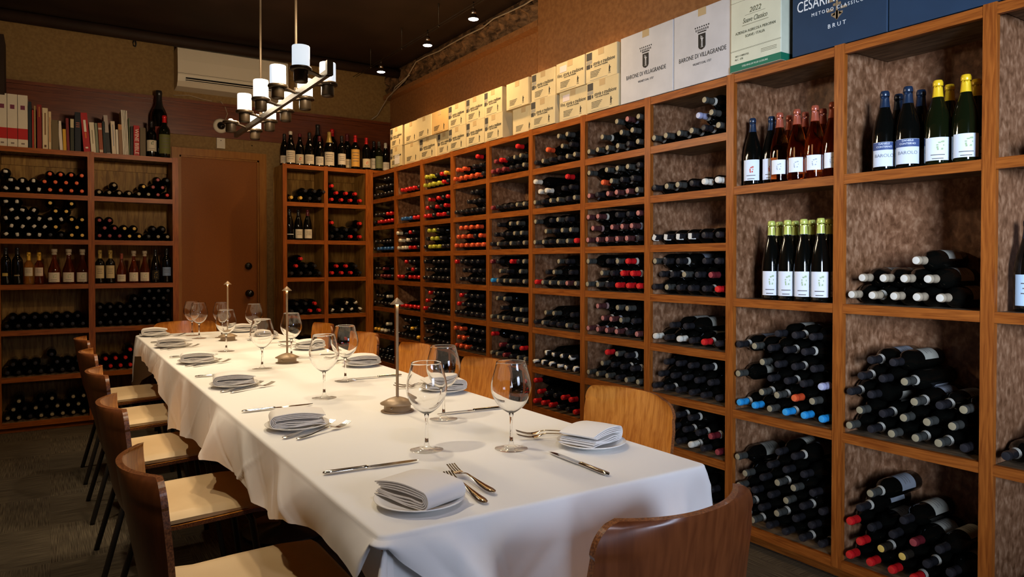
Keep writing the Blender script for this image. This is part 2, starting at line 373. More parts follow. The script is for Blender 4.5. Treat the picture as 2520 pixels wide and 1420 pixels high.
def bottle_body(t, mat='bottle', n=20):
    k = ('b', t, mat, n)
    if k not in _bc: _bc[k] = MB().lathe(PROF[t][1], n).mesh('bottle_glass', M[mat])
    return _bc[k]
CAPS = {  # code: (wording, side colour, disc colour)
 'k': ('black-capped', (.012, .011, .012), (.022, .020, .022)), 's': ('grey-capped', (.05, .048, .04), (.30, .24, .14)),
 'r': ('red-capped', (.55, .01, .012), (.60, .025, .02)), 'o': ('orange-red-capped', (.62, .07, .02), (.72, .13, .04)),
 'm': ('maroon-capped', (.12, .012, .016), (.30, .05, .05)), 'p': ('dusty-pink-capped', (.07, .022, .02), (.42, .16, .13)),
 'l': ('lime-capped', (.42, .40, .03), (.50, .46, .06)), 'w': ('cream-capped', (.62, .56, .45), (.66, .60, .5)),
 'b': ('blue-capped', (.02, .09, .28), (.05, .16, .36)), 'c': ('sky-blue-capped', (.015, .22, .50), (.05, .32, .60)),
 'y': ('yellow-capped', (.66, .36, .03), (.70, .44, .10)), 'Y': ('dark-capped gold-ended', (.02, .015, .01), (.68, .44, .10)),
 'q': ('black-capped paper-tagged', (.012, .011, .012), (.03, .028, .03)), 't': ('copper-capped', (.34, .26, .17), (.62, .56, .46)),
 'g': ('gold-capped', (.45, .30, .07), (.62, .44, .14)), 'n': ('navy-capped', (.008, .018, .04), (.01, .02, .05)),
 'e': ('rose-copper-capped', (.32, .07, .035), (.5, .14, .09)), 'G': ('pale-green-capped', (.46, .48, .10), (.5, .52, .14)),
 'v': ('violet-grey-capped', (.30, .29, .40), (.45, .45, .55)), 'B': ('yellow-capped', (.78, .48, .015), (.78, .48, .02)),
}
def cap_mesh(t, code, n=16, length=.052):
    k = ('c', t, code, n, length)
    if k in _bc: return _bc[k]
    H, pr = PROF[t]; w, c1, c2 = CAPS[code]; e = .0009 if t != 'magnum' else .0012
    top = [(r+e, z) for r, z in pr if r > 0.001 and z >= H-length-.0]
    m = MB(); base_r = None
    pts = [(r, z) for r, z in pr[:-1]]
    def rad(z):
        for (r0, z0), (r1, z1) in zip(pts, pts[1:]):
            if z0 <= z <= z1 and z1 > z0: return r0+(r1-r0)*(z-z0)/(z1-z0)
        return pts[-1][0]
    zs = [H-length+length*i/4 for i in range(4)]+[H-.020]
    prof = [(rad(z)+e, z) for z in zs]+[(rad(H-.02)+e+.0012, H-.018), (rad(H-.02)+e+.0012, H-.006), (rad(H-.01)+e, H-.003), (rad(H-.01)-.0005, H+.001)]
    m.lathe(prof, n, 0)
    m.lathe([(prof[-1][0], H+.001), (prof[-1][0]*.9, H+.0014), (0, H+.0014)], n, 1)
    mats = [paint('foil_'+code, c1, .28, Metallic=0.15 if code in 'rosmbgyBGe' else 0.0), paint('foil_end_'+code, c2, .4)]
    if code == 'q':
        mats.append(paint('seal_paper', (.62, .58, .50), .7)); m.box(-.011, .011, -.0115, .0115, H+.0014, H+.0024, 2); m.box(-.008, .008, .009, .0165, H-.03, H+.0018, 2)
    _bc[k] = m.mesh('capsule', mats); return _bc[k]
def label_mesh(t, z0, z1, half, col, key=None, art=None):
    k = ('l', t, z0, z1, half, col, key)
    if k in _bc: return _bc[k]
    r = max(p[0] for p in PROF[t][1])+.0006
    m = MB(); m.lathe([(r, z0), (r, z1)], 24, 0, a0=-pi/2-half, a1=-pi/2+half)
    mats = [paint('paper_%d_%d_%d' % tuple(int(c*255) for c in col), col, .6)]
    if art: art(m, mats, r+.0007, z0, z1, half)
    _bc[k] = m.mesh('paper_label', mats); return _bc[k]
def strip(m, mi, r, z0, z1, a, b): m.lathe([(r, z0), (r, z1)], max(2, math.ceil((b-a)/.09)), mi, a0=-pi/2+a, a1=-pi/2+b)
def art_lines(color=(.12, .10, .09), n=3, top=.7, wide=.55):
    def f(m, mats, r, z0, z1, half):
        mats.append(paint('print_%d_%d' % (int(color[0]*255), int(color[2]*255)), color, .6)); h = z1-z0
        for i in range(n):
            z = z0+h*(top-.16*i); ww = half*wide*(1-.2*(i % 2)); strip(m, len(mats)-1, r, z, z+h*.035, -ww, ww)
    return f
def neck_mesh(t, col):
    k = ('n', t, col)
    if k in _bc: return _bc[k]
    H, pr = PROF[t]; z0 = H-.068
    def rad(z):
        for (r0, a), (r1, b) in zip(pr, pr[1:]):
            if a <= z <= b and b > a: return r0+(r1-r0)*(z-a)/(b-a)
        return .014
    m = MB(); m.lathe([(rad(z0)+.0009, z0), (rad(z0+.013)+.0009, z0+.013)], 14)
    _bc[k] = m.mesh('neck_band', paint('neck_paper_%d' % int(col[0]*255+col[2]*40), col, .6)); return _bc[k]

ORD = ['first', 'second', 'third', 'fourth', 'fifth', 'sixth', 'seventh', 'eighth', 'ninth', 'tenth', 'eleventh', 'twelfth']
ROWN = ['bottom', 'second', 'third', 'fourth', 'fifth', 'sixth', 'seventh']
lying = []   # (distance, dict)
def lie(code, pos, axis, spin, t, label, group, sc):
    p = Vector(pos); d = (p-Vector((0, 0, CAM_H))).length
    lying.append((d, dict(code=code, pos=p, axis=axis, spin=spin, t=t, label=label, group=group, sc=sc)))
RIGHT_CELLS = {
 (0,0): ['kkkkkk', 'kkkkk', '...kk'], (0,1): ['krrrrr', 'kkkrr'], (0,2): ['kbbbbb', 'kkkkk'], (0,3): ['kkmmmk', 'kkm..'], (0,4): ['kkkkkk', 'kkkw.'],
 (0,5): ['yywwkk', '...w.'], (0,6): ['kkkkkk', '.kkk.'],
 (1,0): ['.rrrrk'], (1,1): ['.bbbrr'], (1,2): ['wwwrrk', 'w.wkk', 'w..rk'], (1,3): ['rrkrrr', '..krk', '..rkk'], (1,4): ['.rrrrr'], (1,5): ['kkkkky', '.kkyk', '..kk'],
 (2,0): ['llllrk', 'llkry'], (2,1): ['rrkrrk', 'rkrkr', '.r.rkr'], (2,2): ['klllkk', 'kllk.', '.llk.'], (2,3): ['kkkkkk', 'kkkkk', 'k.kkk.'], (2,4): ['rkkkkk', 'rkkkk', '.rkkk.'], (2,5): ['kkkkkk', 'kkkkk', 'k.kkk.'], (2,6): ['kkkkkk', '.kkk.'],
 (3,0): ['oooook', 'oo.kk', '....r.'], (3,1): ['kkkkkk', '..kkk', '...kk.'], (3,2): ['oooooo', 'oooko', '.oooo.'], (3,3): ['.kkkkk', '.kkkk', 'rkkkk.'], (3,4): ['kkkkkk', 'rkkkk', '.rkkk.'], (3,5): ['oookkk', 'ookkk', 'oo.kkk'], (3,6): ['kkkkkk', 'kkkk.'],
 (4,0): ['mmmkks', 'mrkss', '....r.'], (4,1): ['mkkkss'], (4,2): ['ksksks', 'kkkss', '.k.ss.'], (4,3): ['csssks', '.sk.s', 'mk.rks'], (4,4): ['ssskss', '.k.ss', '.ss...'], (4,5): ['ssmkss', '.mksr', 'r..kk.'], (4,6): ['kkkkkk', 'kkkk.'],
 (5,0): ['kskkss', '.o.sk', '...ss.'], (5,1): ['skssks', 'ww.kk', 'w...r.'], (5,2): ['sskssr', '.skss', 's.ksk.'], (5,3): ['rsssps', '.ks.k', '...sk.'], (5,4): ['kskksk', '.ss.k'], (5,5): ['qqqqqq', '.qqqq'], (5,6): ['rrrkkr', 'rkkrr', 'r....'],
 (6,0): ['ssssks', '.s.ss', '...sps'], (6,1): ['pkppps', '.oskk', 's.sssk'], (6,2): ['pppppk', 'p.ppp', 'pp.kkp'], (6,3): ['sskrrr', '.skrr', 's.ksr.'], (6,4): ['ppppkp', '.ppsk', '.p.ss.'], (6,5): ['ssskss', '.skkk', '..rsk.'], (6,6): ['kkkkkk', 'kkkkk'],
 (7,0): ['ssssks', '...vs', '....s.'], (7,1): ['ksskww'], (7,2): ['qqqqkk'], (7,3): ['kskkkr', 'kkskm', 'skk.kk'], (7,4): ['wkwkrk', '.kk..'], (7,5): ['kkkkkk', 'kkkkk', '.kkkk.'], (7,6): ['kkkwkm', '.kkkm', '..kk..'], (7,7): ['kkkkkk', 'kkkkk', '.kkk..'],
 (8,2): ['ccsccc', '.ssos', 's.kkkv', '.skkk', 'kskkk.', '..kkk'], (8,3): ['kskkkk', 'skskk', 'skkskk', 'skssk', 's.kkk.', '..kk.'],
 (9,1): ['ttttt.', 'tttt.', '...t..'], (9,2): ['sksssk', 'sksss', 'kk.sks', 'kks..', '.kk...'], (9,3): ['rrrrYr', 'rYYkk', 'rkkmk.', 'k.k..', '.s....'],
 (10,0): ['.mk...', '..m..'], (10,2): ['kmkkkk', '.mmkk'], (10,3): ['rrkkkk', '.kkk.'],
}
SPC = .0802; BR_ = .0375
DZ = math.sqrt(4*BR_*BR_-(SPC/2)**2)+.0006
for (k, r), rows in RIGHT_CELLS.items():
    a1 = div_y(k) if k else YB-.005; zf = sz(2*r+2) if k >= 8 else sz(r+1)
    for n, row in enumerate(rows):
        for i, ch in enumerate(row):
            if ch == '.': continue
            y = a1-.0002-BR_-i*SPC-(n % 2)*SPC/2; z = zf+BR_+.0005+n*DZ
            cn = CAPS[ch][0]; top_row = k >= 7 and (n+1 >= len(rows) or i >= len(rows[n+1]) or rows[n+1][i] == '.')
            lab = f"{cn} bottle {ORD[i]} from left, {ROWN[n]} row, {ORD[r]} shelf down, {ORD[k]} column from corner"
            lie(ch, (D+.293+random.uniform(-.006, .006), y, z), 'x', random.uniform(1.0, 1.7) if top_row else random.uniform(0, 6.28), 'bordeaux', lab, 'bottles lying in the long rack', 1.0)
LS = .0677; LR = .90
LEFT_CELLS = {
 ('a',0): ['qqqqoooo', 'qqqoooo', 'q...oooo'], ('a',1): ['qqqqkkYY', 'qqqqY.Y', 'qqqqqqYY', 'qqq.YY.', 'qq..Y.Y.'], ('a',3): ['kkkkkkkk', 'kkkkkkk'],
 ('a',4): ['kkkkkkkk', 'kkk.kkk', '....k...'], ('a',5): ['ssksssss', 'sksksss', '.s.ks.ss'],
 ('b',0): ['ssssssmr', '.s..Ymm', '......mk'], ('b',1): ['mmmYYkss', 'mmYY.kk', 'mm......'], ('b',3): ['kkkkkkkk', 'kkkkkkk', 'kkkkkkkk', '...kkkk', '.....kkk'],
 ('b',4): ['rrrrrrrr', 'rrrrrrr', '...r....'], ('b',5): ['kkkkkkkk', 'kkkkkkk'],
 ('c',0): ['yykk', '.kkk'], ('c',2): ['kkkk', 'rkk', '.r..'], ('c',3): ['kkrr', 'kkr'], ('c',4): ['kkkk', 'kkk'],
 ('d',0): ['rrrr', 'rrr', 'r...'], ('d',1): ['kkrr', 'kkk', 'r..r'], ('d',2): ['rrrk', 'rrk'], ('d',3): ['qqqq', '.qq'], ('d',4): ['rrrr', '.rr'],
}
BAY = {'a': (-.285, LS, LR, LH, 'left bay of the rack with books'), 'b': (.303, LS, LR, LH, 'right bay of the rack with books'), 'c': (1.755, .0822, 1.0, BH, 'left bay beside the door'), 'd': (2.120, .0885, 1.0, BH, 'right bay beside the door')}
for (b, r), rows in LEFT_CELLS.items():
    x0, sp, sc, HH, where = BAY[b]; rad_ = BR_*sc; dz = math.sqrt(max(4*rad_*rad_-(sp/2)**2, .0001))+.0006
    for n, row in enumerate(rows):
        for i, ch in enumerate(row):
            if ch == '.': continue
            lab = f"{CAPS[ch][0]} bottle {ORD[i]} from left, {ROWN[n]} row, {ORD[r]} shelf down, {where}"
            lie(ch, (x0+.0002+rad_+i*sp+(n % 2)*sp/2, YB+.291+random.uniform(-.005, .005), HH[r+1]+rad_+.0005+n*dz), 'y', random.uniform(0, 6.28), 'bordeaux', lab, 'bottles lying in the racks on the far wall', sc)
lying.sort(key=lambda q: q[0])
AX = {'x': Matrix(((0, 0, -1), (0, 1, 0), (1, 0, 0))), 'y': Matrix(((1, 0, 0), (0, 0, -1), (0, 1, 0)))}
NB = 300
NECKS = [(.38, .34, .27), (.26, .15, .13), (.22, .22, .25)]
for n, (d_, q) in enumerate(lying[:NB]):
    M3 = (AX[q['axis']] @ Matrix.Rotation(q['spin'], 3, 'Z')).to_4x4() @ Matrix.Scale(q['sc'], 4)
    o = link('wine_bottle', bottle_body(q['t'])); o.matrix_world = Matrix.Translation(q['pos']) @ M3
    tag(o, q['label'], 'bottle', q['group'])
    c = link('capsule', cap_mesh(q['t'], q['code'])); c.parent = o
    if n % 3 == 0 or q['code'] in 'p':
        c = link('neck_band', neck_mesh(q['t'], NECKS[n % 3])); c.parent = o
    c = link('paper_label', label_mesh(q['t'], .055, .15, 1.25, (.30, .27, .21) if n % 3 else (.20, .20, .21), 'ly', art_lines())); c.parent = o
# the remaining, smallest and farthest lying bottles are one mass
if lying[NB:]:
    m = MB(); mats = [M['bottle']]; mi_of = {}
    def matidx(mat):
        if mat.name not in mi_of: mats.append(mat); mi_of[mat.name] = len(mats)-1
        return mi_of[mat.name]
    for d_, q in lying[NB:]:
        T = Matrix.Translation(q['pos']) @ (AX[q['axis']] @ Matrix.Rotation(q['spin'], 3, 'Z')).to_4x4() @ Matrix.Scale(q['sc'], 4)
        for me, body in ((bottle_body(q['t'], n=14), True), (cap_mesh(q['t'], q['code'], 12), False)):
            vs = [T @ v.co for v in me.vertices]; b0 = len(m.v); m.v += [tuple(v) for v in vs]
            for p in me.polygons:
                m.f.append([b0+i for i in p.vertices]); m.sm.append(True); m.m.append(0 if body else matidx(me.materials[p.material_index]))
    o = m.build('distant_bottles', mats); tag(o, 'mass of small far-off wine bottles lying on the farthest rack shelves', 'bottles', kind='stuff')

# ---- standing bottles
def stand(name, t, mat, loc, code, label, group=None, sc=1.0, cap_len=.060, lab=None, turn=0.0, extra=None):
    o = link(name, bottle_body(t, mat, 24)); o.location = loc; o.rotation_euler = (0, 0, turn); o.scale = sc if isinstance(sc, tuple) else (sc, sc, sc)
    tag(o, label, 'bottle', group)
    if code: link('capsule', cap_mesh(t, code, 20, cap_len), o)
    if lab:
        z0, z1, half, col, art = lab
        link('paper_label', label_mesh(t, z0, z1, half, col, id(art), art), o)
    if extra: extra(o)
    return o
FACE = -pi/2+radians(28)      # labels of the long rack look out of the rack, towards the room
def art_blobs(col, cx=0.0, cz=.5, s=.2, lines=True):
    def f(m, mats, r, z0, z1, half):
        mats.append(paint('art_%d_%d_%d' % tuple(int(c*255) for c in col), col, .6)); k = len(mats)-1; h = z1-z0
        rr = random.Random(3)
        for _ in range(9):
            a = half*(cx+rr.uniform(-s, s)*1.4); z = z0+h*(cz+rr.uniform(-s, s)*.7); strip(m, k, r, z, z+h*rr.uniform(.03, .09), a, a+half*rr.uniform(.06, .2))
        if lines: art_lines(n=2, top=.22, wide=.5)(m, mats, r, z0, z1, half)
    return f
A_CREST = art_blobs((.55, .10, .06)); A_GREY = art_blobs((.34, .36, .38), 0, .5, .32, False); A_GRAPE = art_blobs((.35, .42, .22), .1, .62, .28)
A_TXT = art_lines(); A_TXT2 = art_lines(n=4, top=.78, wide=.7)
def spot_on(px, X): return on_x(px, 700, X).y
zf = sz(2)
gg = 'standing bottles on the top shelf of the wide columns'
for y, X, lb in ((2.071, D+.055, 'navy-capped bottle with red crest label standing leftmost beside the rose bottles'), (2.0, D+.09, 'navy-capped bottle standing second, pressed against the leftmost rose bottle'), (2.035, D+.175, 'navy-capped bottle half hidden behind the two front navy-capped ones')):
    stand('wine_bottle', 'burgundy', 'bottle', (X, y, zf), 'n', lb, gg, sc=(.93, .93, 1), lab=(.022, .112, 1.0, (.66, .70, .76), A_CREST), turn=FACE)
for y, dx, w in [(1.932, .055, 'leftmost of the front row of four'), (1.849, .055, 'second of the front row of four'), (1.766, .055, 'third of the front row of four'), (1.69, .058, 'rightmost of the front row of four'), (1.944, .136, 'leftmost of the second row, behind others'), (1.865, .134, 'middle of the second row, behind others'), (1.785, .136, 'right end of the second row, behind others'), (1.955, .216, 'left one of the back row'), (1.872, .215, 'right one of the back row')]:
    stand('rose_bottle', 'burgundy', 'rose', (D+dx, y, zf), 'e', f'orange-pink rose bottle with rhino label, {w}', 'rose bottles on the top shelf', sc=(.93, .93, 1), lab=(.035, .095, .8, (.72, .71, .68), A_GREY), turn=FACE, cap_len=.062)
zf = sz(4)
def green_extra(o): link('neck_band', MB().lathe([(.0170, .262), (.0155, .278)], 16).mesh('neck_band', paint('pale_blue_foil', (.40, .52, .66), .4)), o)
for y, dx, w in [(1.967, .05, 'leftmost of the front row'), (1.888, .05, 'second of the front row'), (1.811, .05, 'third of the front row'), (1.734, .05, 'fourth of the front row'), (1.985, .127, 'leftmost of the back row'), (1.906, .127, 'second of the back row'), (1.827, .127, 'third of the back row'), (1.748, .127, 'rightmost of the back row beside the upright')]:
    stand('white_wine_bottle', 'alsace', 'bottle', (D+dx, y, zf), 'G', f'green-capped white wine bottle with grape label, {w}', 'green-capped bottles on the second wide shelf', cap_len=.06, lab=(.02, .122, .95, (.68, .67, .68), A_GRAPE), turn=FACE, extra=green_extra)
zf = sz(2)
NAVY = paint('navy_band', (.045, .07, .17), .5)
def barolo_art(m, mats, r, z0, z1, half):
    mats.append(NAVY); strip(m, len(mats)-1, r, z1-(z1-z0)*.32, z1-.001, -half, half)
WHITE = paint('white_print', (.75, .75, .75), .5)
def curved_text(txt, size, mat, r, z, parent, space=1.0, name='lettering', shear=0):
    me = font_mesh(txt, size, mat, space=space, ext=.0002, shear=shear)
    for v in me.vertices:
        a = v.co.x/r-pi/2; rr = r+v.co.z+.0006; v.co = Vector((rr*cos(a), rr*sin(a), z+v.co.y))
    return link(name, me, parent)
for px, dx, w, f in [(2174, .055, 'leftmost one in front', 1), (2231, .055, 'one in front nearer the yellow caps', 1), (2208, .142, 'left one behind', 0), (2263, .145, 'right one behind', 0)]:
    o = stand('red_wine_bottle', 'burgundy', 'bottle', (D+dx, spot_on(px, D+dx), zf), 'n', f'navy-capped Barolo bottle with silver and navy label, {w}', 'Barolo bottles on the top shelf', lab=(.016, .105, 1.05, (.60, .62, .66), barolo_art), turn=FACE)
    if f:
        curved_text('BAROLO', .017, paint('grey_print', (.16, .17, .2), .5), .0415, .055, o.children[-1]); curved_text('DANIELE', .0095, WHITE, .0428, .098, o.children[-1]); curved_text('CONTERNO', .0095, WHITE, .0428, .087, o.children[-1])
for px, dx, w in [(2304, .055, 'left one in front'), (2373, .055, 'right one in front'), (2333, .15, 'left one behind'), (2399, .15, 'right one behind beside the upright')]:
    stand('white_wine_bottle', 'burgundy', 'bottle_green', (D+dx, spot_on(px, D+dx), zf), 'B', f'bright yellow-capped bottle with white framed label, {w}', 'yellow-capped bottles on the top shelf', lab=(.016, .095, 1.05, (.66, .69, .72), A_GRAPE), turn=FACE, cap_len=.058)
stand('wine_bottle', 'burgundy', 'bottle', (D+.10, spot_on(2531, D+.10), sz(4)), 'n', 'dark bottle with pale blue label standing at the right edge of the picture', None, lab=(.02, .12, 1.1, (.5, .62, .72), A_TXT), turn=FACE)

# left rack, third shelf
def lx(u): return u/5.727
z3 = LH[3]
BIGCAP = paint('wooden_stopper', (.50, .40, .28), .6)
def stopper(o): 
    c = link('stopper', MB().lathe([(0.0165, .252), (.021, .253), (.021, .266), (.018, .267), (.018, .272), (.0235, .273), (.0235, .302), (0, .302)], 18).mesh('stopper', BIGCAP), o)
for u, t, mat, code, lab, wd in [
  (80, 'bordeaux', 'bottle', 'k', (.07, .095, .5, (.45, .32, .08), None), 'black bottle with small round gold badge at the left edge'),
  (245, 'bordeaux', 'bottle', 'k', (.07, .08, .5, (.30, .22, .10), None), 'black bottle with thin gold print left of the amber bottles'),
  (405, 'slim', 'amber', 'y', (.075, .15, .95, (.60, .50, .34), A_TXT), 'amber dessert wine bottle with gold cap and cream label, left one'),
  (552, 'slim', 'rose_dark', 'y', (.075, .15, .95, (.62, .48, .36), A_TXT), 'reddish dessert wine bottle with gold cap and cream label'),
  (765, 'decanter', 'rose_dark', None, (.018, .10, .95, (.66, .56, .42), A_GRAPE), 'big-stoppered pink liqueur bottle, leftmost of the three'),
  (968, 'decanter', 'rose_dark', None, (.018, .10, .95, (.66, .56, .42), A_GRAPE), 'big-stoppered pink liqueur bottle, middle of the three'),
  (1160, 'decanter', 'rose_dark', None, (.018, .10, .95, (.66, .56, .42), A_GRAPE), 'big-stoppered pink liqueur bottle, rightmost of the three beside the upright'),
  (1408, 'slim', 'bottle', 'g', (.045, .155, .98, (.56, .44, .24), A_TXT), 'dark bottle with gold foil and tall cream label beside the upright'),
  (1555, 'slim', 'bottle', 'g', (.045, .155, .98, (.56, .44, .24), A_TXT), 'dark bottle with gold foil and tall cream label, second from the upright'),
  (1712, 'decanter', 'rose_dark', 'e', (.018, .085, .95, (.62, .54, .40), A_TXT), 'small pink bottle with round neck seal between gold-foil and stoppered ones'),
  (1884, 'decanter', 'rose_dark', None, (.018, .10, .95, (.66, .56, .42), A_GRAPE), 'stoppered pink liqueur bottle in the right bay, left one of two'),
  (2038, 'decanter', 'rose_dark', None, (.018, .10, .95, (.66, .56, .42), A_GRAPE), 'stoppered pink liqueur bottle in the right bay, right one of two'),
  (2190, 'burgundy', 'bottle', 'k', (.03, .11, .8, (.02, .016, .012), art_blobs((.40, .28, .06), 0, .5, .5, False)), 'black bottle with scattered gold print near the door side'),
  (2348, 'bordeaux', 'bottle', 'k', (.06, .135, .95, (.20, .27, .42), A_TXT), 'dark bottle with blue and white label at the door end')]:
    p = on_y(lx(u), 640, YB+.07)
    sc = {80: (.92, .92, .9), 245: (.92, .92, .9), 405: (.85, .85, .83), 552: (.85, .85, .83), 1408: (.93, .93, .9), 1555: (.93, .93, .9), 1712: (.68, .68, .80), 2190: (.84, .84, .9), 2348: (.95, .95, .92)}.get(u, (.73, .73, .84) if u > 1300 else (.84, .84, .87))
    o = stand('liqueur_bottle' if t == 'decanter' else 'wine_bottle', t, mat, (p.x, YB+.07, z3), code, wd, 'standing bottles on the third shelf of the left rack', sc=sc, lab=lab, turn=-.1, cap_len=.07 if code in ('y', 'g') else .052)
    if t == 'decanter' and code is None: stopper(o)
# narrow rack, second shelf
def bx(u): return 640+u/3.944
for u, w in ((285, 'with white lettering beside the left upright'), (382, 'with cream label, middle one'), (462, 'with cream label and red seal, right one')):
    p = on_y(bx(u), 560, YB+.06)
    stand('wine_bottle', 'burgundy', 'bottle', (p.x, YB+.06+(.03 if u == 382 else 0), BH[2]), 'k' if u < 400 else 'm', f'dark burgundy bottle {w}, standing on the narrow rack', 'standing bottles in the narrow rack', sc=.92, lab=(.018, .105, 1.0, (.60, .53, .42), A_TXT) if u > 300 else (.05, .058, .9, (.5, .5, .5), None))
# top of the narrow rack
zt = BH[0]
for u, t, mat, code, dy, sc, lab, wd, cl in [
  (236, 'burgundy', 'bottle', 'k', .13, .95, (.02, .09, 1.0, (.55, .46, .35), A_TXT), 'dark bottle with partly hidden label at the left end', .052),
  (297, 'burgundy', 'bottle', 'w', .06, 1.0, (.018, .125, 1.1, (.62, .52, .38), A_TXT2), 'dark bottle with orange and cream label, second from left', .03),
  (386, 'burgundy', 'bottle', 'm', .10, .98, (.02, .105, 1.05, (.58, .48, .33), A_CREST), 'dark bottle with red seal on cream label', .03),
  (480, 'burgundy', 'bottle', 'k', .06, 1.02, (.018, .10, 1.1, (.60, .52, .40), A_TXT), 'dark bottle with collar and wide white label', .052),
  (560, 'magnum', 'bottle', 'k', .20, (1.0, 1.0, 1.13), None, 'tall black magnum standing behind the labelled bottles', .085),
  (577, 'burgundy', 'bottle', 'm', .07, .95, (.018, .098, 1.05, (.60, .53, .43), A_TXT2), 'dark bottle with white label before the tall magnum', .052),
  (672, 'champagne', 'bottle', 'g', .06, 1.03, (.018, .135, 1.1, (.58, .50, .38), A_TXT2), 'champagne bottle with gold foil neck and cream label', .095),
  (700, 'magnum', 'bottle', 'r', .21, (.97, .97, 1.06), None, 'tall red-capped magnum behind the champagne bottle', .065),
  (793, 'bordeaux', 'bottle', 'k', .06, 1.0, (.035, .135, 1.15, (.60, .52, .42), A_TXT), 'dark bottle with tall white label right of the champagne', .052),
  (845, 'bordeaux', 'bottle', 'm', .16, 1.14, (.02, .09, 1.1, (.56, .44, .28), A_TXT), 'purple-capped bottle behind, left of the orange-labelled one', .06),
  (925, 'bordeaux', 'bottle', 'r', .06, 1.06, (.025, .175, 1.2, (.58, .30, .06), A_TXT2), 'red-capped bottle with tall orange label', .06),
  (1032, 'bordeaux', 'bottle', 'r', .06, 1.02, (.025, .105, 1.15, (.58, .47, .30), A_CREST), 'red-capped bottle with cream medallion label', .06),
  (1105, 'bordeaux', 'bottle', 'k', .135, .98, (.03, .13, 1.1, (.55, .48, .38), A_TXT), 'dark bottle with pale label left of the green one', .052),
  (1155, 'bordeaux', 'bottle_green', 's', .06, .94, (.03, .15, 1.15, (.14, .15, .07), A_TXT), 'green bottle with olive label near the corner', .045),
  (1218, 'burgundy', 'bottle', 'w', .10, .95, (.02, .10, 1.0, (.56, .50, .42), A_TXT), 'dark bottle with white label beside the first carton', .052)]:
    p = on_y(bx(u), 400, YB+dy)
    stand('wine_bottle', t, mat, (p.x, YB+dy, zt), code, wd+', on top of the narrow rack', 'bottles on top of the narrow rack', sc=sc, lab=lab, turn=-.25, cap_len=cl)
# top of the left rack
zt = LH[0]
for px, t, mat, code, dy, sc, lab, wd, cl in [
  (373, 'bordeaux', 'bottle', 'k', .08, .98, (.05, .14, 1.2, (.56, .48, .36), art_blobs((.10, .14, .08), 0, .72, .2)), 'dark bottle with white label and green badge right of the books', .052),
  (392, 'magnum', 'bottle', 'k', .21, (1.25, 1.25, 1.58), (.10, .17, .6, (.18, .03, .02), None), 'very tall black bottle behind the two labelled ones', .10),
  (405, 'bordeaux', 'bottle_green', 'r', .06, 1.14, (.03, .165, 1.2, (.12, .12, .035), A_TXT2), 'red-capped bottle with tall olive label at the end of the rack', .05)]:
    p = on_y(px, 380, YB+dy)
    stand('wine_bottle', t, mat, (p.x, YB+dy, zt), code, wd, 'bottles on top of the left rack', sc=sc, lab=lab, turn=0, cap_len=cl)

# ------------------------------------------------------------------ books on the left rack
def book(u0, u1, vtop, col, label, lean=0.0, bands=(), text=None, cat='book', depth=.20):
    x0 = on_y(u0/5.727, 370, YB+.03).x; x1 = on_y(u1/5.727, 370, YB+.03).x; w = max(x1-x0-.0015, .006)
    zt_ = on_y((u0+u1)/11.454, 220+vtop/5.727, YB+.03).z; h = zt_-LH[0]
    m = MB(); cov = paint('cover_%d_%d_%d' % tuple(int(c*255) for c in col), col, .5); pg = paint('book_pages', (.50, .42, .30), .8)
    m.box(-w/2, w/2, 0, .004, 0, h, 0); m.box(-w/2, -w/2+.002, .004, depth, 0, h, 0); m.box(w/2-.002, w/2, .004, depth, 0, h, 0)
    o = m.build('book', cov, None, ((x0+x1)/2, YB+.03, LH[0]), (0, lean, 0))
    MB().box(-w/2+.002, w/2-.002, .004, depth-.006, .003, h-.004).build('pages', pg, o)
    if bands:
        for z0, z1, c, ww in bands:
            MB().box(-w/2*ww, w/2*ww, -.0006, 0, h*z0, h*z1).build('spine_print', paint('band_%d_%d_%d' % tuple(int(q*255) for q in c), c, .5), o)
    if text:
        t = font_mesh(text[0], w*text[3] if len(text) > 3 else w*.8, text[1], space=1.0); ln = max(v.co.x for v in t.vertices)-min(v.co.x for v in t.vertices)
        s = h*.86/ln if ln > h*.86 else 1
        c = link('lettering', t, o); c.matrix_local = Matrix.Translation((0, -.001, h*text[2])) @ RY @ Matrix.Rotation(-pi/2, 4, 'Z') @ Matrix.Scale(s, 4)
    tag(o, label, cat, 'books on top of the left rack')
    return o
CR = (.62, .54, .42); RD = (.42, .012, .012)
DK = (.2, .15, .12)
set_b = lambda: [(.155, .36, RD, 1), (.72, .80, (.16, .03, .06), .45), (.06, .09, DK, .35)]
book(-35, 103, 50, CR, 'tall white boxed volume with red band, leftmost of three', bands=set_b(), depth=.26)
book(107, 250, 66, CR, 'tall white boxed volume with red band, middle of three', bands=set_b(), depth=.26)
book(254, 396, 82, CR, 'tall white boxed volume with red band, rightmost of three', bands=set_b(), depth=.26)
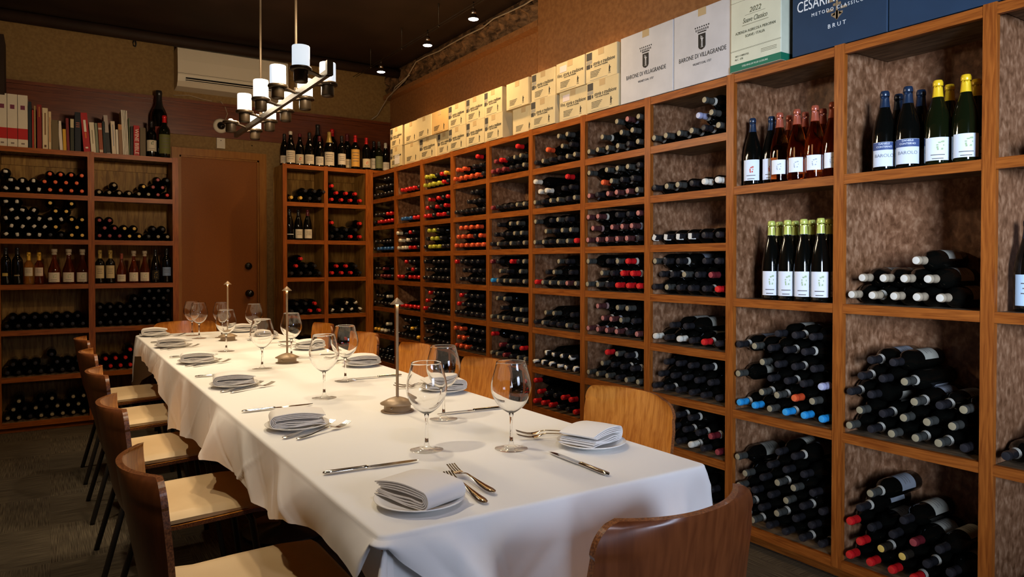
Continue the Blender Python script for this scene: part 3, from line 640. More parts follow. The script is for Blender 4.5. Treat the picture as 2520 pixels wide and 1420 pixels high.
BK = [(400, 450, 172, (.015, .02, .025), 'black thin book right of the white boxed set', 0),
 (455, 480, 290, (.40, .03, .015), 'thin bright red book behind the tall cream strip', 0),
 (483, 508, 232, (.34, .22, .08), 'thin ochre book left of the dark red one', 0),
 (524, 592, 214, (.20, .015, .01), 'tall dark red book with orange title', 0),
 (600, 680, 262, (.60, .48, .30), 'cream book with brown capitals down its spine', 0),
 (686, 726, 312, (.56, .42, .24), 'narrow cream book with orange lettering', 0),
 (730, 832, 432, (.13, .09, .04), 'olive brown book, wide and low', 0),
 (842, 890, 446, (.60, .52, .44), 'slim white book leaning left beside yellow one', -.05),
 (893, 940, 560, (.55, .30, .02), 'short yellow book leaning on the white one', -.03),
 (944, 986, 406, (.16, .012, .012), 'dark red book leaning beside the yellow one', -.03),
 (992, 1046, 410, (.03, .03, .015), 'black book with cream top panel', 0),
 (1056, 1142, 322, (.006, .008, .014), 'thick black book with copper lettering', 0),
 (1182, 1280, 332, (.34, .008, .01), 'thick red book leaning left with white title', -.075),
 (1286, 1356, 466, (.60, .52, .38), 'cream book leaning left beside the thick red', -.06),
 (1358, 1396, 476, (.18, .19, .12), 'grey green book leaning left', -.05),
 (1402, 1460, 474, (.26, .06, .02), 'rust brown book with white foot', -.05),
 (1464, 1500, 452, (.01, .02, .02), 'thin black green book leaning left', -.04),
 (1502, 1562, 366, (.34, .28, .24), 'book with pale top and black lower spine', -.07),
 (1580, 1640, 450, (.58, .48, .36), 'white book with grey capitals near the upright', -.04),
 (1642, 1676, 566, (.60, .54, .44), 'short white book with dark foot mark', -.03),
 (1680, 1732, 492, (.22, .12, .06), 'brown book with orange top', -.03),
 (1735, 1756, 292, (.62, .56, .46), 'tall thin white volume, leftmost of four', -.04),
 (1758, 1776, 294, (.62, .56, .46), 'tall thin white volume, second of four', -.04),
 (1778, 1795, 296, (.62, .56, .46), 'tall thin white volume, third of four', -.035),
 (1797, 1815, 302, (.62, .56, .46), 'tall thin white volume, rightmost of four', -.03),
 (1818, 1836, 402, (.10, .12, .05), 'thin green book right of the four white volumes', -.01),
 (1840, 1876, 520, (.02, .014, .01), 'dark thin book left of the red lettered one', 0),
 (1884, 1968, 508, (.36, .01, .012), 'red book lettered WINE BIBLE in white', 0),
 (1974, 2056, 540, (.11, .075, .035), 'olive book at the right end of the row', 0)]
for u0, u1, vt, col, lb, ln in BK:
    bands = []
    text = None
    if 'cream top' in lb: bands = [(.72, .98, (.52, .44, .26), .95)]
    elif 'pale top' in lb: bands = [(.03, .55, (.02, .02, .02), 1)]
    elif 'brown capitals' in lb: bands = [(.35, .88, (.20, .10, .04), .28), (.05, .11, (.1, .04, .02), .4)]
    elif 'orange lettering' in lb: bands = [(.2, .85, (.42, .16, .04), .3)]
    elif 'copper lettering' in lb: bands = [(.62, .64, (.35, .10, .06), .6), (.67, .69, (.35, .10, .06), .6), (.72, .74, (.35, .10, .06), .6)]
    elif 'white title' in lb: bands = [(.52, .82, (.66, .6, .5), .35), (.1, .14, (.6, .5, .4), .4), (.36, .5, (.5, .14, .02), .2)]
    elif 'white foot' in lb: bands = [(.04, .12, (.55, .4, .28), .85), (.78, .84, (.5, .4, .3), .9)]
    elif 'grey capitals' in lb: bands = [(.25, .9, (.25, .24, .26), .25)]
    elif 'orange title' in lb: bands = [(.72, .95, (.40, .14, .03), .25)]
    elif 'orange top' in lb: bands = [(.82, .99, (.42, .18, .06), 1)]
    elif 'cream book leaning' in lb: bands = [(.3, .75, (.25, .2, .12), .2)]
    if 'WINE BIBLE' in lb: text = ('WINE BIBLE', paint('cream_print', (.7, .6, .5), .5), .47, .95)
    book(u0, u1, vt, col, lb, ln, bands, text)

# ------------------------------------------------------------------ cartons on the long rack
def carton(name, y0, y1, z0, z1, col, label, group=None, dx=0.0, depth=.29, ry=0.0, flap=True):
    w = abs(y0-y1); h = z1-z0; r = .003
    m = MB()
    pts = [(0, -w/2+r), (r, -w/2), (depth-r, -w/2), (depth, -w/2+r), (depth, w/2-r), (depth-r, w/2), (r, w/2), (0, w/2-r)]
    n = len(pts); vs = [(x, y, 0) for x, y in pts]+[(x, y, h) for x, y in pts]
    m.add(vs, [tuple(range(n-1, -1, -1)), tuple(range(n, 2*n))]+[(i, (i+1) % n, n+(i+1) % n, n+i) for i in range(n)])
    mat = textured('carton_%d_%d_%d' % tuple(int(c*255) for c in col), tuple(c*.93 for c in col), tuple(min(1, c*1.05) for c in col), (1, 1, 1), 8, 4, .65) if ('ct', col) not in _bc else _bc[('ct', col)]
    _bc[('ct', col)] = mat
    o = m.build(name, mat, None, (D+dx, (y0+y1)/2, z0), (0, 0, ry)); tag(o, label, 'box', group)
    tp = MB().box(.0, depth, -.024, .024, h, h+.0007).box(-.0007, 0, -.024, .024, h-.035, h+.0007).build('packing_tape', paint('clear_brown_tape', (.46, .33, .17), .25), o)
    return o, w, h
TAN = (.56, .45, .255); TANB = (.52, .33, .13)
TILEM = [paint('dark_slate_print', (.055, .05, .045), .6)]
tx_main = font_mesh('Vino, storia e tradizione', .030, INK, shear=.28); tx_sub = font_mesh('SOLO IN BOTTIGLIERIA', .0085, INK, shear=.2)
tx_half = font_mesh('storia e tradizione', .030, INK, shear=.28)
fit_w(tx_main, 1); fit_w(tx_half, 1); fit_w(tx_sub, 1)
def vino_marks(o, w, h, tile, main=True):
    m = MB(); mats = [INK, TILEM[0], paint('grey_print2', (.28, .25, .2), .6)]
    f = lambda a, b, c, d_, mi: m.box(-.0008, .0, -b, -a, c, d_, mi)   # a..b measured from the centre to the right
    # block of small print, little standing figure, line at the foot
    for i in range(5): f(-w*.34, -w*.34+w*(.34-.03*i), h*(.32-.045*i), h*(.335-.045*i), 0)
    f(w*.245, w*.262, h*.14, h*.22, 0); f(w*.272, w*.287, h*.14, h*.22, 0); f(w*.248, w*.285, h*.22, h*.32, 0); f(w*.256, w*.277, h*.325, h*.36, 0); f(w*.285, w*.31, h*.27, h*.29, 0); f(w*.232, w*.30, h*.10, h*.112, 0)
    f(-w*.36, w*.2, h*.045, h*.055, 2)
    if tile:
        f(-w*.47, -w*.29, h*.72, h*.96, 1); f(-w*.47, -w*.29, h*.60, h*.70, 2); f(-w*.47, -w*.35, h*.44, h*.58, 1); f(-w*.33, -w*.29, h*.46, h*.56, 1)
    m.build('printed_marks', mats, o)
    if main:
        t = link('lettering', tx_half if tile else tx_main, o); t.matrix_local = Matrix.Translation((-.0006, -(w*.09 if tile else 0), h*.56)) @ RX @ Matrix.Diagonal((w*(.68 if tile else .9), 1, 1, 1))
        t2 = link('lettering', tx_sub, o); t2.matrix_local = Matrix.Translation((-.0006, -(w*.0), h*.46)) @ RX @ Matrix.Diagonal((w*.42, 1.15, 1, 1))
SHIP = (.66, .55, .40)
lo = [(5.908, 5.661, 't', 0), (5.632, 5.347, '', .012), (5.338, 5.042, 't', .01), (5.033, 4.816, 't', .02), (4.813, 4.554, 't', 0), (4.54, 4.293, 't', 0), (4.28, 4.047, 't', 0), (3.976, 3.722, '', .035), (3.717, 3.461, 't', .0), (3.432, 3.168, 'l', .012), (3.159, 2.889, 't', 0)]
up = [(5.907, 5.65, 't', 0), (5.63, 5.373, '', .01), (5.364, 5.1, 'f', 0), (5.096, 4.823, 'b', 0), (4.815, 4.554, 't', 0), (4.543, 4.293, 't', 0), (4.287, 4.053, 't', 0), (4.015, 3.755, '', .01), (3.722, 3.471, 't', .01), (3.447, 3.177, 'l', .0), (3.168, 2.902, 't', 0)]
CH = .170
for lay, (lst, z0) in enumerate(((lo, ZT+.005), (up, ZT+.005+CH+.001))):
    for i, (a, b, kd, dx) in enumerate(lst):
        o, w, h = carton('wine_carton', a, b, z0, z0+CH, TANB if kd == 'b' else TAN, f"cream wine carton {'with dark square print, ' if kd == 't' else ''}{ORD[i]} from the corner in the {'lower' if lay == 0 else 'upper'} layer", 'cream cartons stacked on the long rack', dx)
        vino_marks(o, w, h, kd == 't', kd not in 'bf')
        if kd == 'l': MB().box(-.001, 0, w*.12, w*.36, h*.66, h*.88).build('sticker', paint('lilac_sticker', (.62, .52, .50), .6), o)
        if i == 0 and lay == 0: MB().box(-.001, 0, -w*.3, w*.12, h*.12, h*.6).build('sticker', paint('white_sticker', (.62, .58, .56), .6), o)
ZB = ZT+.004
def crown_shield(o, h, s, zc, mat=INK):
    m = MB()
    def q(y0, y1, z0, z1): m.box(-.0008, 0, -y1*s, -y0*s, zc+z0*s, zc+z1*s)
    # crown: band, points with balls
    q(-.5, .5, .62, .72)
    for i in range(7):
        a = (-3+i)/3*.62; q(a-.045+a*.1, a+.045+a*.1, .78, .98); m.add([(-.0008, -(a*1.25*s)+.075*s*cos(t), zc+(1.14*s)+.075*s*sin(t)) for t in [2*pi*k/10 for k in range(10)]], [tuple(range(10))])
    # shield
    vs = [(-.0008, -y*s, zc+z*s) for y, z in ((-.42, .5), (.42, .5), (.42, -.62), (.3, -.8), (0, -.92), (-.3, -.8), (-.42, -.62))]
    m.add(vs, [tuple(range(7))])
    ob = m.build('crest', mat, o)
    f = MB()
    for y0, y1, z0, z1 in ((-.07, -.01, -.62, -.15), (.03, .09, -.66, -.15), (-.07, .09, -.18, .13), (-.025, .055, .16, .27), (.09, .20, .04, .09), (-.15, -.09, .05, .36), (-.14, .16, -.70, -.66)):
        f.box(-.0012, -.0008, -y1*s, -y0*s, zc+z0*s, zc+z1*s)
    f.build('figure', paint('carton_white', (.52, .50, .48), .6), ob)
for (a, b, w_) in ((2.876, 2.496, 'left'), (2.492, 2.136, 'right')):
    o, w, h = carton('wine_carton', a, b, ZB, ZB+.345, (.52, .49, .47), f'tall white carton with black crowned shield, {w_} one of the pair', 'white crested cartons', 0)
    crown_shield(o, h, .052, .20)
    put_text(o, 'BARONE DI VILLAGRANDE', .030, INK, (-.0006, 0, .128), width=.285); put_text(o, 'VIGNETI DAL 1727', .0145, INK, (-.0006, 0, .092), width=.112)
o, w, h = carton('wine_carton', 2.133, 1.874, ZB, ZB+.33, (.60, .58, .42), 'pale green carton with dark green foot band between white and blue cartons', None, -.018)
DG = paint('olive_ink', (.10, .095, .05), .6); GB = paint('deep_green_band', (.01, .13, .07), .5)
MB().box(-.0012, .291, -w/2-.001, w/2+.001, .001, .031).build('foot_band', GB, o)
m = MB()
for z_ in (.087, .090, .298): m.box(-.0008, 0, -w/2, w/2, z_, z_+.0009)
m.box(-.0008, 0, -w*.20, w*.20, .2305, .2315); m.box(-.0008, 0, -w*.26, w*.26, .1885, .1900)
for i in range(3): m.box(-.0008, 0, -w*.42, -w*.12, .066-.006*i, .0675-.006*i)
m.build('printed_marks', DG, o)
put_text(o, '2022', .030, DG, (-.0007, 0, .247), shear=.25); put_text(o, 'Soave Classico', .030, DG, (-.0007, 0, .208), shear=.3, width=.125)
put_text(o, 'AZIENDA AGRICOLA PIEROPAN', .0165, DG, (-.0007, 0, .162), width=.205); put_text(o, 'SOAVE / ITALIA', .0165, DG, (-.0007, 0, .141), width=.10)
put_text(o, 'SKU 118893725', .0110, DG, (-.0007, w*.26, .064)); put_text(o, 'ALC. 12%', .0110, DG, (-.0007, w*.32, .050)); put_text(o, 'STELVINLUX PLUS CLOSURE', .0105, paint('pale_ink', (.55, .60, .45), .6), (-.0016, 0, .0165))
put_text(o, 'PIEROPAN', .020, DG, (-.0007, w*.16, .316))
NV = (.015, .034, .066)
for a, b, lb in ((1.835, 1.441, 'navy blue carton with white lettering and gold crest, fully in view'), (1.437, 1.043, 'navy blue carton cut off by the top right edge')):
    o, w, h = carton('wine_carton', a, b, ZB, ZB+.33, NV, lb, 'navy cartons', 0)
    wi = paint('white_ink', (.72, .72, .70), .5); g = paint('dull_gold_ink', (.25, .17, .09), .5)
    m = MB()
    for i in range(12):
        zz = .118+.018*i; ww = .012+.030*abs(sin(i*1.3+.4)); m.box(-.0006, 0, -ww, -ww*.35, zz, zz+.010); m.box(-.0006, 0, ww*.35, ww, zz, zz+.010)
    m.box(-.0006, 0, -.004, .004, .10, .33); m.add([(-.0006, .022, .118), (-.0006, 0, .10), (-.0006, -.022, .118), (-.0006, 0, .136)], [(0, 1, 2, 3)])
    m.build('crest', g, o)
    put_text(o, 'CESARINI SFORZA', .060, wi, (-.0012, 0, .190), width=.345); put_text(o, 'METODO CLASSICO', .019, wi, (-.0012, 0, .145), space=1.45, width=.215); put_text(o, 'BRUT', .0225, wi, (-.0012, 0, .080), space=1.6)

# ------------------------------------------------------------------ wall and ceiling fittings
ac = empty('air_conditioner', (1.36, WY, 2.86)); tag(ac, 'long white wall air conditioner above the door', 'air conditioner')
m = MB(); prof = [(-.0, .165), (-.17, .165), (-.195, .15), (-.205, .05), (-.205, -.07), (-.19, -.12), (-.15, -.155), (0, -.165)]
hw = .45; n = len(prof); vs = [(-hw, y, z) for y, z in prof]+[(hw, y, z) for y, z in prof]
m.add(vs, [tuple(range(n)), tuple(range(2*n-1, n-1, -1))]+[(i, n+i, n+(i+1) % n, (i+1) % n) for i in range(n)]); m.build('housing', M['white_plastic'], ac)
m = MB(); m.box(-hw+.06, hw-.04, -.207, -.18, -.118, -.088); m.build('outlet_slot', M['blackgloss'], ac)
m = MB(); m.box(-hw+.06, hw-.04, -.214, -.206, -.108, -.102); m.box(-hw+.06, hw-.04, -.212, -.204, -.123, -.116); m.build('louver', M['white_plastic'], ac)
m = MB(); m.box(-hw, hw, -.2065, -.2, -.058, -.0555); m.build('panel_gap', paint('shadow_seam', (.12, .1, .08), .8), ac)
o = MB().box(-.034, .034, -.03, 0, -.045, .045).build('wall_sensor', M['white_plastic'], None, (1.275, WY, 2.28)); tag(o, 'small white thermostat box above the door casing', 'sensor')
MB().box(-.004, .004, -.031, -.03, .02, .026).build('indicator', INK, o)
o = MB().box(-.068, .068, -.006, 0, -.042, .042).build('cover_plate', M['wall'], None, (1.54, WY, 2.285)); tag(o, 'tan blank cover plate on the wall above the door', 'cover plate')
MB().lathe([(0, 0), (.006, 0), (.006, .004), (0, .004)], 10).build('screw', M['bronze'], o, (0, -.006, 0), (pi/2, 0, 0))
sc_ = empty('security_camera', (1.275, WY-.018, 2.43)); tag(sc_, 'round white dome camera on the dark wall rail', 'camera')
MB().lathe([(0, 0), (.062, 0), (.064, .012), (.055, .024), (.034, .030), (.034, .0)], 28).build('housing', M['white_plastic'], sc_, (0, 0, 0), (pi/2, 0, 0))
MB().lathe([(.033, .026), (.030, .042), (.018, .054), (0, .058)], 20).build('lens_dome', M['blackgloss'], sc_, (0, 0, 0), (pi/2, 0, 0))
m = MB().tube([(1.31, WY-.03, 2.49), (1.33, WY-.03, 2.54), (1.31, WY-.03, 2.60), (1.27, WY-.045, 2.64)], .004, 6)
m.tube([(.90, WY-.045, 2.645), (1.02, WY-.045, 2.66), (1.12, WY-.045, 2.64), (1.2, WY-.045, 2.632)], .004, 6)
tag(m.build('camera_cable', M['cable']), 'thin white cable looping from the dome camera along the rail', 'cable')
m = MB().tube([(.614, WY-.02, 3.10), (.614, WY-.02, 3.07), (.603, WY-.02, 3.04), (.606, WY-.02, 3.015), (.618, WY-.02, 3.012), (.626, WY-.02, 3.03), (.617, WY-.02, 3.07)], .005, 6)
tag(m.build('ceiling_hook', M['black']), 'small black loop hanging at the ceiling above the books', 'hook')
pts = [on_x(px, py, WX-.09) for px, py in ((1309, 0), (1290, 12), (1252, 30), (1215, 46), (1188, 68), (1150, 86), (1110, 108), (1080, 126), (1050, 138), (1024, 152), (1010, 176), (998, 196), (985, 209))]
pts = [on_x(1400, -38, WX-.09)]+pts+[Vector((2.76, 6.45, 2.83)), Vector((2.78, 6.62, 2.78)), Vector((2.72, 6.62, 2.68)), Vector((2.66, 6.61, 2.635))]
m = MB().tube([tuple(p) for p in pts], .0055, 6); m.tube([(2.78, 6.0, 2.95), (2.77, 6.3, 2.90), (2.80, 6.5, 2.82)], .005, 6)
tag(m.build('wall_cable', M['cable']), 'grey cable running along the top of the long wall into the corner', 'cable')
# low-voltage cable light line
ct = empty('cable_track', (CABLE_X, 0, 2.94)); tag(ct, 'pair of thin ceiling wires carrying the small spot lamps', 'cable track')
for dx in (-.012, .012): MB().tube([(dx, 1.0, 0), (dx, 6.3, 0)], .0025, 6).build('wire', M['bronze'], ct)
for y in (5.91, 5.26, 4.62, 3.9, 2.9, 1.9):
    m = MB().tube([(0, y, .16), (0, y, .155), (0, y, .13), (0, y, .125), (0, y, -.004)], [.006, .006, .006, .003, .003], 8); m.lathe([(0, -.012), (.008, -.008), (.008, .004), (0, .006)], 10, c=(0, y, 0)); m.build('standoff', M['bronze'], ct)
def spot(y, label):
    s = empty('spot_lamp', (CABLE_X, y, BULB_Z)); tag(s, label, 'lamp', 'spot lamps on the ceiling wires'); s.scale = (1.3, 1.3, 1.0)
    MB().tube([(0, 0, .11), (0, 0, .055)], .004, 8).build('stem', M['bronze'], s)
    MB().lathe([(0, .06), (.013, .06), (.014, .032), (.011, .028)], 14).build('socket', M['chrome'], s)
    MB().lathe([(.012, .03), (.016, .022), (.024, .004), (.0265, -.004)], 18).build('reflector', M['bronze'], s)
    MB().lathe([(.0255, -.002), (.024, -.006), (.012, -.008), (0, -.009)], 18).build('bulb_face', M['bulb'], s)
for i, y in enumerate(SPOT_Y): spot(y, ['small hanging spot lamp nearest the corner', 'small hanging spot lamp, middle of the three in view', 'small hanging spot lamp nearest the camera, at the top edge'][i] if i < 3 else 'small hanging spot lamp of the ceiling wires just above the picture')

# chandelier
ch = empty('chandelier', (.92, 3.5, 2.0)); tag(ch, 'long bronze chandelier with two rows of candle-like frosted glass shades', 'chandelier')
m = MB().box(-.009, .009, -.79, .86, -.036, -.010); m.box(-.012, .012, -.795, -.77, -.036, .020); m.build('bar', M['bronze'], ch)
for y in (-.345, .275):
    MB().tube([(0, y, -.02), (0, y, 1.1)], .0058, 10).lathe([(0, -.012), (.009, -.010), (.009, .015), (0, .02)], 12, c=(0, y, -.01)).build('rod', paint('dark_bronze', (.05, .035, .022), .45, Metallic=.4), ch)
for row, X, Ys in ((0, -.084, (2.804, 3.136, 3.428, 3.757, 4.079)), (1, .083, (2.982, 3.299, 3.621, 3.931, 4.251))):
    for i, y in enumerate(Ys):
        yy = y-3.5
        arm = MB(); P = []
        for a in range(9):
            t = a/8; x = X*(1-t); wd = .012+.030*(1-t)**2.2
            P.append([(x, yy-wd, -.004-.018*t*t), (x, yy+wd, -.004-.018*t*t)])
        arm.grid(P); P2 = [[(p[0][0], p[0][1], p[0][2]-.006), (p[1][0], p[1][1], p[1][2]-.006)] for p in P]; arm.grid(P2, flip=True)
        arm.grid([[p[0], q[0]] for p, q in zip(P, P2)]); arm.grid([[p[1], q[1]] for p, q in zip(P, P2)], flip=True)
        arm.lathe([(0, -.010), (.040, -.010), (.043, -.004), (.041, .003), (.034, .003), (.033, -.002), (0, -.002)], 24, c=(X, yy, 0))
        ao = arm.build('arm', M['bronze'], ch)
        MB().lathe([(.027, -.010), (.027, -.050), (.024, -.056), (0, -.056)], 20, c=(X, yy, 0)).build('cup', M['bronze'], ao)
        if row == 0 and i == 4:
            MB().lathe([(.012, 0), (.012, .012), (.008, .016), (0, .016)], 12, c=(X, yy, 0)).build('bulb', M['shade'], ao)
        else:
            MB().lathe([(.0315, -.001), (.0335, .003), (.0335, .082), (.0325, .085), (.030, .084), (.029, .06), (0, .058)], 24, c=(X, yy, 0)).build('glass_shade', M['shade_dim'] if (row, i) in ((0, 0), (0, 1), (1, 0)) else M['shade'], ao)
for y in (2.95, 3.5, 4.05): lamp('POINT', 'chandelier_light', (.92, y, 2.14), 28, (1.0, .79, .52), shadow_soft_size=.06)

# ------------------------------------------------------------------ table, cloths
TX0, TX1, TY0, TY1, TZ = .50, 1.335, 1.20, 5.42, .75
tb = empty('dining_table', ((TX0+TX1)/2, (TY0+TY1)/2, 0)); tag(tb, 'long dining table hidden under white cloths, on dark pedestal legs', 'table')
hx, hy = (TX1-TX0)/2-.006, (TY1-TY0)/2-.006
MB().box(-hx, hx, -hy, hy, .715, TZ-.006).build('tabletop', M['chairwood'], tb)
for yy in (-1.55, 0, 1.55):
    MB().lathe([(0, .012), (.20, .012), (.20, .03), (.04, .05), (.038, .69), (.12, .715)], 20, c=(0, yy, 0)).build('leg', M['black'], tb)
def interp(x, tab):
    if x <= tab[0][0]: return tab[0][1]
    for (a, b), (c, d_) in zip(tab, tab[1:]):
        if x <= c: return b+(d_-b)*(x-a)/(c-a)
    return tab[-1][1]
HEM_L = [(1.2, .735), (1.23, .665), (1.5, .65), (1.7, .635), (1.82, .60), (2.0, .585), (2.2, .59), (2.45, .595), (2.8, .56), (3.2, .54), (3.5, .50), (3.68, .45), (3.76, .52), (3.95, .60), (4.3, .63), (5.0, .655), (5.25, .63), (5.42, .42)]
HEM_F = [(.5, .735), (.53, .70), (.60, .64), (.64, .60), (.68, .53), (.8, .495), (1.1, .495), (1.335, .50)]
HEM_R = [(1.2, .50), (1.6, .55), (2.4, .60), (3.2, .50), (3.6, .58), (5.42, .5)]
HEM_B = [(.5, .42), (.64, .50), (1.335, .50)]
def ridge(s, ph, w): # sharp crease profile
    q = ((s-ph)/w); return math.exp(-q*q)
def cloth_mesh():
    m = MB(); rc = .012
    # perimeter samples: (x, y, nx, ny, hem, s)
    per = []
    def side(x0, y0, x1, y1, nx, ny, hem, n):
        for i in range(n): t = i/n; x = x0+(x1-x0)*t; y = y0+(y1-y0)*t; per.append((x, y, nx, ny, hem(x, y)))
    def corner(cx, cy, a0, hem, n=7):
        for i in range(n):
            a = a0+pi/2*i/n; per.append((cx+rc*cos(a), cy+rc*sin(a), cos(a), sin(a), hem))
    side(TX0+rc, TY0, TX1-rc, TY0, 0, -1, lambda x, y: interp(x, HEM_F), 110)
    corner(TX1-rc, TY0+rc, -pi/2, .50)
    side(TX1, TY0+rc, TX1, TY1-rc, 1, 0, lambda x, y: interp(y, HEM_R), 200)
    corner(TX1-rc, TY1-rc, 0, .50)
    side(TX1-rc, TY1, TX0+rc, TY1, 0, 1, lambda x, y: interp(x, HEM_B), 40)
    corner(TX0+rc, TY1-rc, pi/2, .40)
    side(TX0, TY1-rc, TX0, TY0+rc, -1, 0, lambda x, y: interp(y, HEM_L), 420)
    corner(TX0+rc, TY0+rc, pi, .728)
    n = len(per); NR = 20; vs = []; fs = []
    cum = 0; ss = [0]
    for i in range(1, n): cum += math.hypot(per[i][0]-per[i-1][0], per[i][1]-per[i-1][1]); ss.append(cum)
    rnd = random.Random(11)
    folds = [(rnd.uniform(0, 10.2), rnd.uniform(.07, .22), rnd.choice((-.012, .020, .028)), rnd.uniform(-.9, .9)) for _ in range(34)]+[(rnd.uniform(0, 10.2), .016, rnd.choice((-.005, .007)), rnd.uniform(-1.4, 1.4)) for _ in range(50)]
    folds += [(.09, .05, .035, .5), (.30, .09, .035, -.7), (.46, .05, -.018, -.7), (.60, .10, .030, .6), (.76, .045, .03, -.3), (.20, .012, .006, .2), (.52, .012, .006, -.8)]
    for i, (x, y, nx, ny, hem) in enumerate(per):
        drop = TZ-hem
        for j in range(NR+1):
            t = j/NR
            if j == 0: vs.append((x, y, TZ)); continue
            if j <= 3:   # rolled edge
                a = pi/2*j/3; r_ = .008; vs.append((x+nx*r_*sin(a), y+ny*r_*sin(a), TZ-r_*(1-cos(a)))); continue
            q = (j-3)/(NR-3); zd = .008+(drop-.008)*q
            off = .008+.022*q*min(1, drop/.2)+.007*sin(pi*q)
            s = ss[i]
            for ph, w, amp, sl in folds:
                d_ = s-ph-sl*zd*1.6
                if abs(d_) < w: off += amp*(1-abs(d_)/w)*q**.7*min(1, drop/.16)
            off += .003*sin(s*17+3*sin(s*3.1))*q*min(1, drop/.15)
            off = max(off, .006)
            vs.append((x+nx*off, y+ny*off, TZ-zd))
    K = NR+1
    for i in range(n):
        i2 = (i+1) % n
        for j in range(NR): fs.append((i*K+j, i*K+j+1, i2*K+j+1, i2*K+j))
    m.add(vs, fs, 0, True)
    vs = []; fs = []
    ins = [0, .006, .02, .05, .10, .17, .25, .34, .41]
    for x, y, nx, ny, hem in per:
        for d_ in ins:
            vs.append((min(max(x, TX0+d_), TX1-d_), min(max(y, TY0+d_), TY1-d_), TZ) if d_ else (x, y, TZ))
    K = len(ins)
    for i in range(n):
        i2 = (i+1) % n
        for j in range(K-1): fs.append((i*K+j+1, i*K+j, i2*K+j, i2*K+j+1))
    fs.append(tuple(i*K+K-1 for i in range(0, n, 1)))
    m.add(vs, fs, 0, True)
    return m
cm = cloth_mesh()
o = cm.build('tablecloth', M['cloth']); tag(o, 'large white tablecloth draped over the long dining table', 'tablecloth')
# hem stitching strip on the near right corner and creases
wl = o.modifiers.new('weld', 'WELD'); wl.merge_threshold = .0002
# second, lower cloth showing under the near left corner
def under_cloth():
    m = MB(); P = []
    path = []
    for i in range(16): path.append((TX0+.012, TY0+.30-.30*i/15, -1, 0))
    for i in range(1, 12):
        a = pi+pi/2*i/12; path.append((TX0+.012, TY0+.008, cos(a), sin(a)))
    for i in range(30): path.append((TX0+.012+.45*i/29, TY0+.008, 0, -1))
    for k, (x, y, nx, ny) in enumerate(path):
        row = []; c = math.exp(-((k-21)/4.0)**2); side_ = math.exp(-((k-14)/2.5)**2)+math.exp(-((k-29)/3.0)**2)
        for j in range(16):
            q = j/15; z = TZ-.012-.36*q-(.0)
            off = .003+.12*c*q**.8-.035*side_*q+.006*sin(k*1.1)*q
            if nx == -1: z = TZ-.012-(.06+.3*(k/15)**3)*q
            row.append((x+nx*off+(.01 if nx == -1 else 0), y+ny*off, z))
        P.append(row)
    m.grid(P); return m
o = under_cloth().build('tablecloth', M['cloth']); tag(o, 'white lower cloth hanging in a cone under the near left table corner', 'tablecloth')
o.modifiers.new('thickness', 'SOLIDIFY').thickness = .001

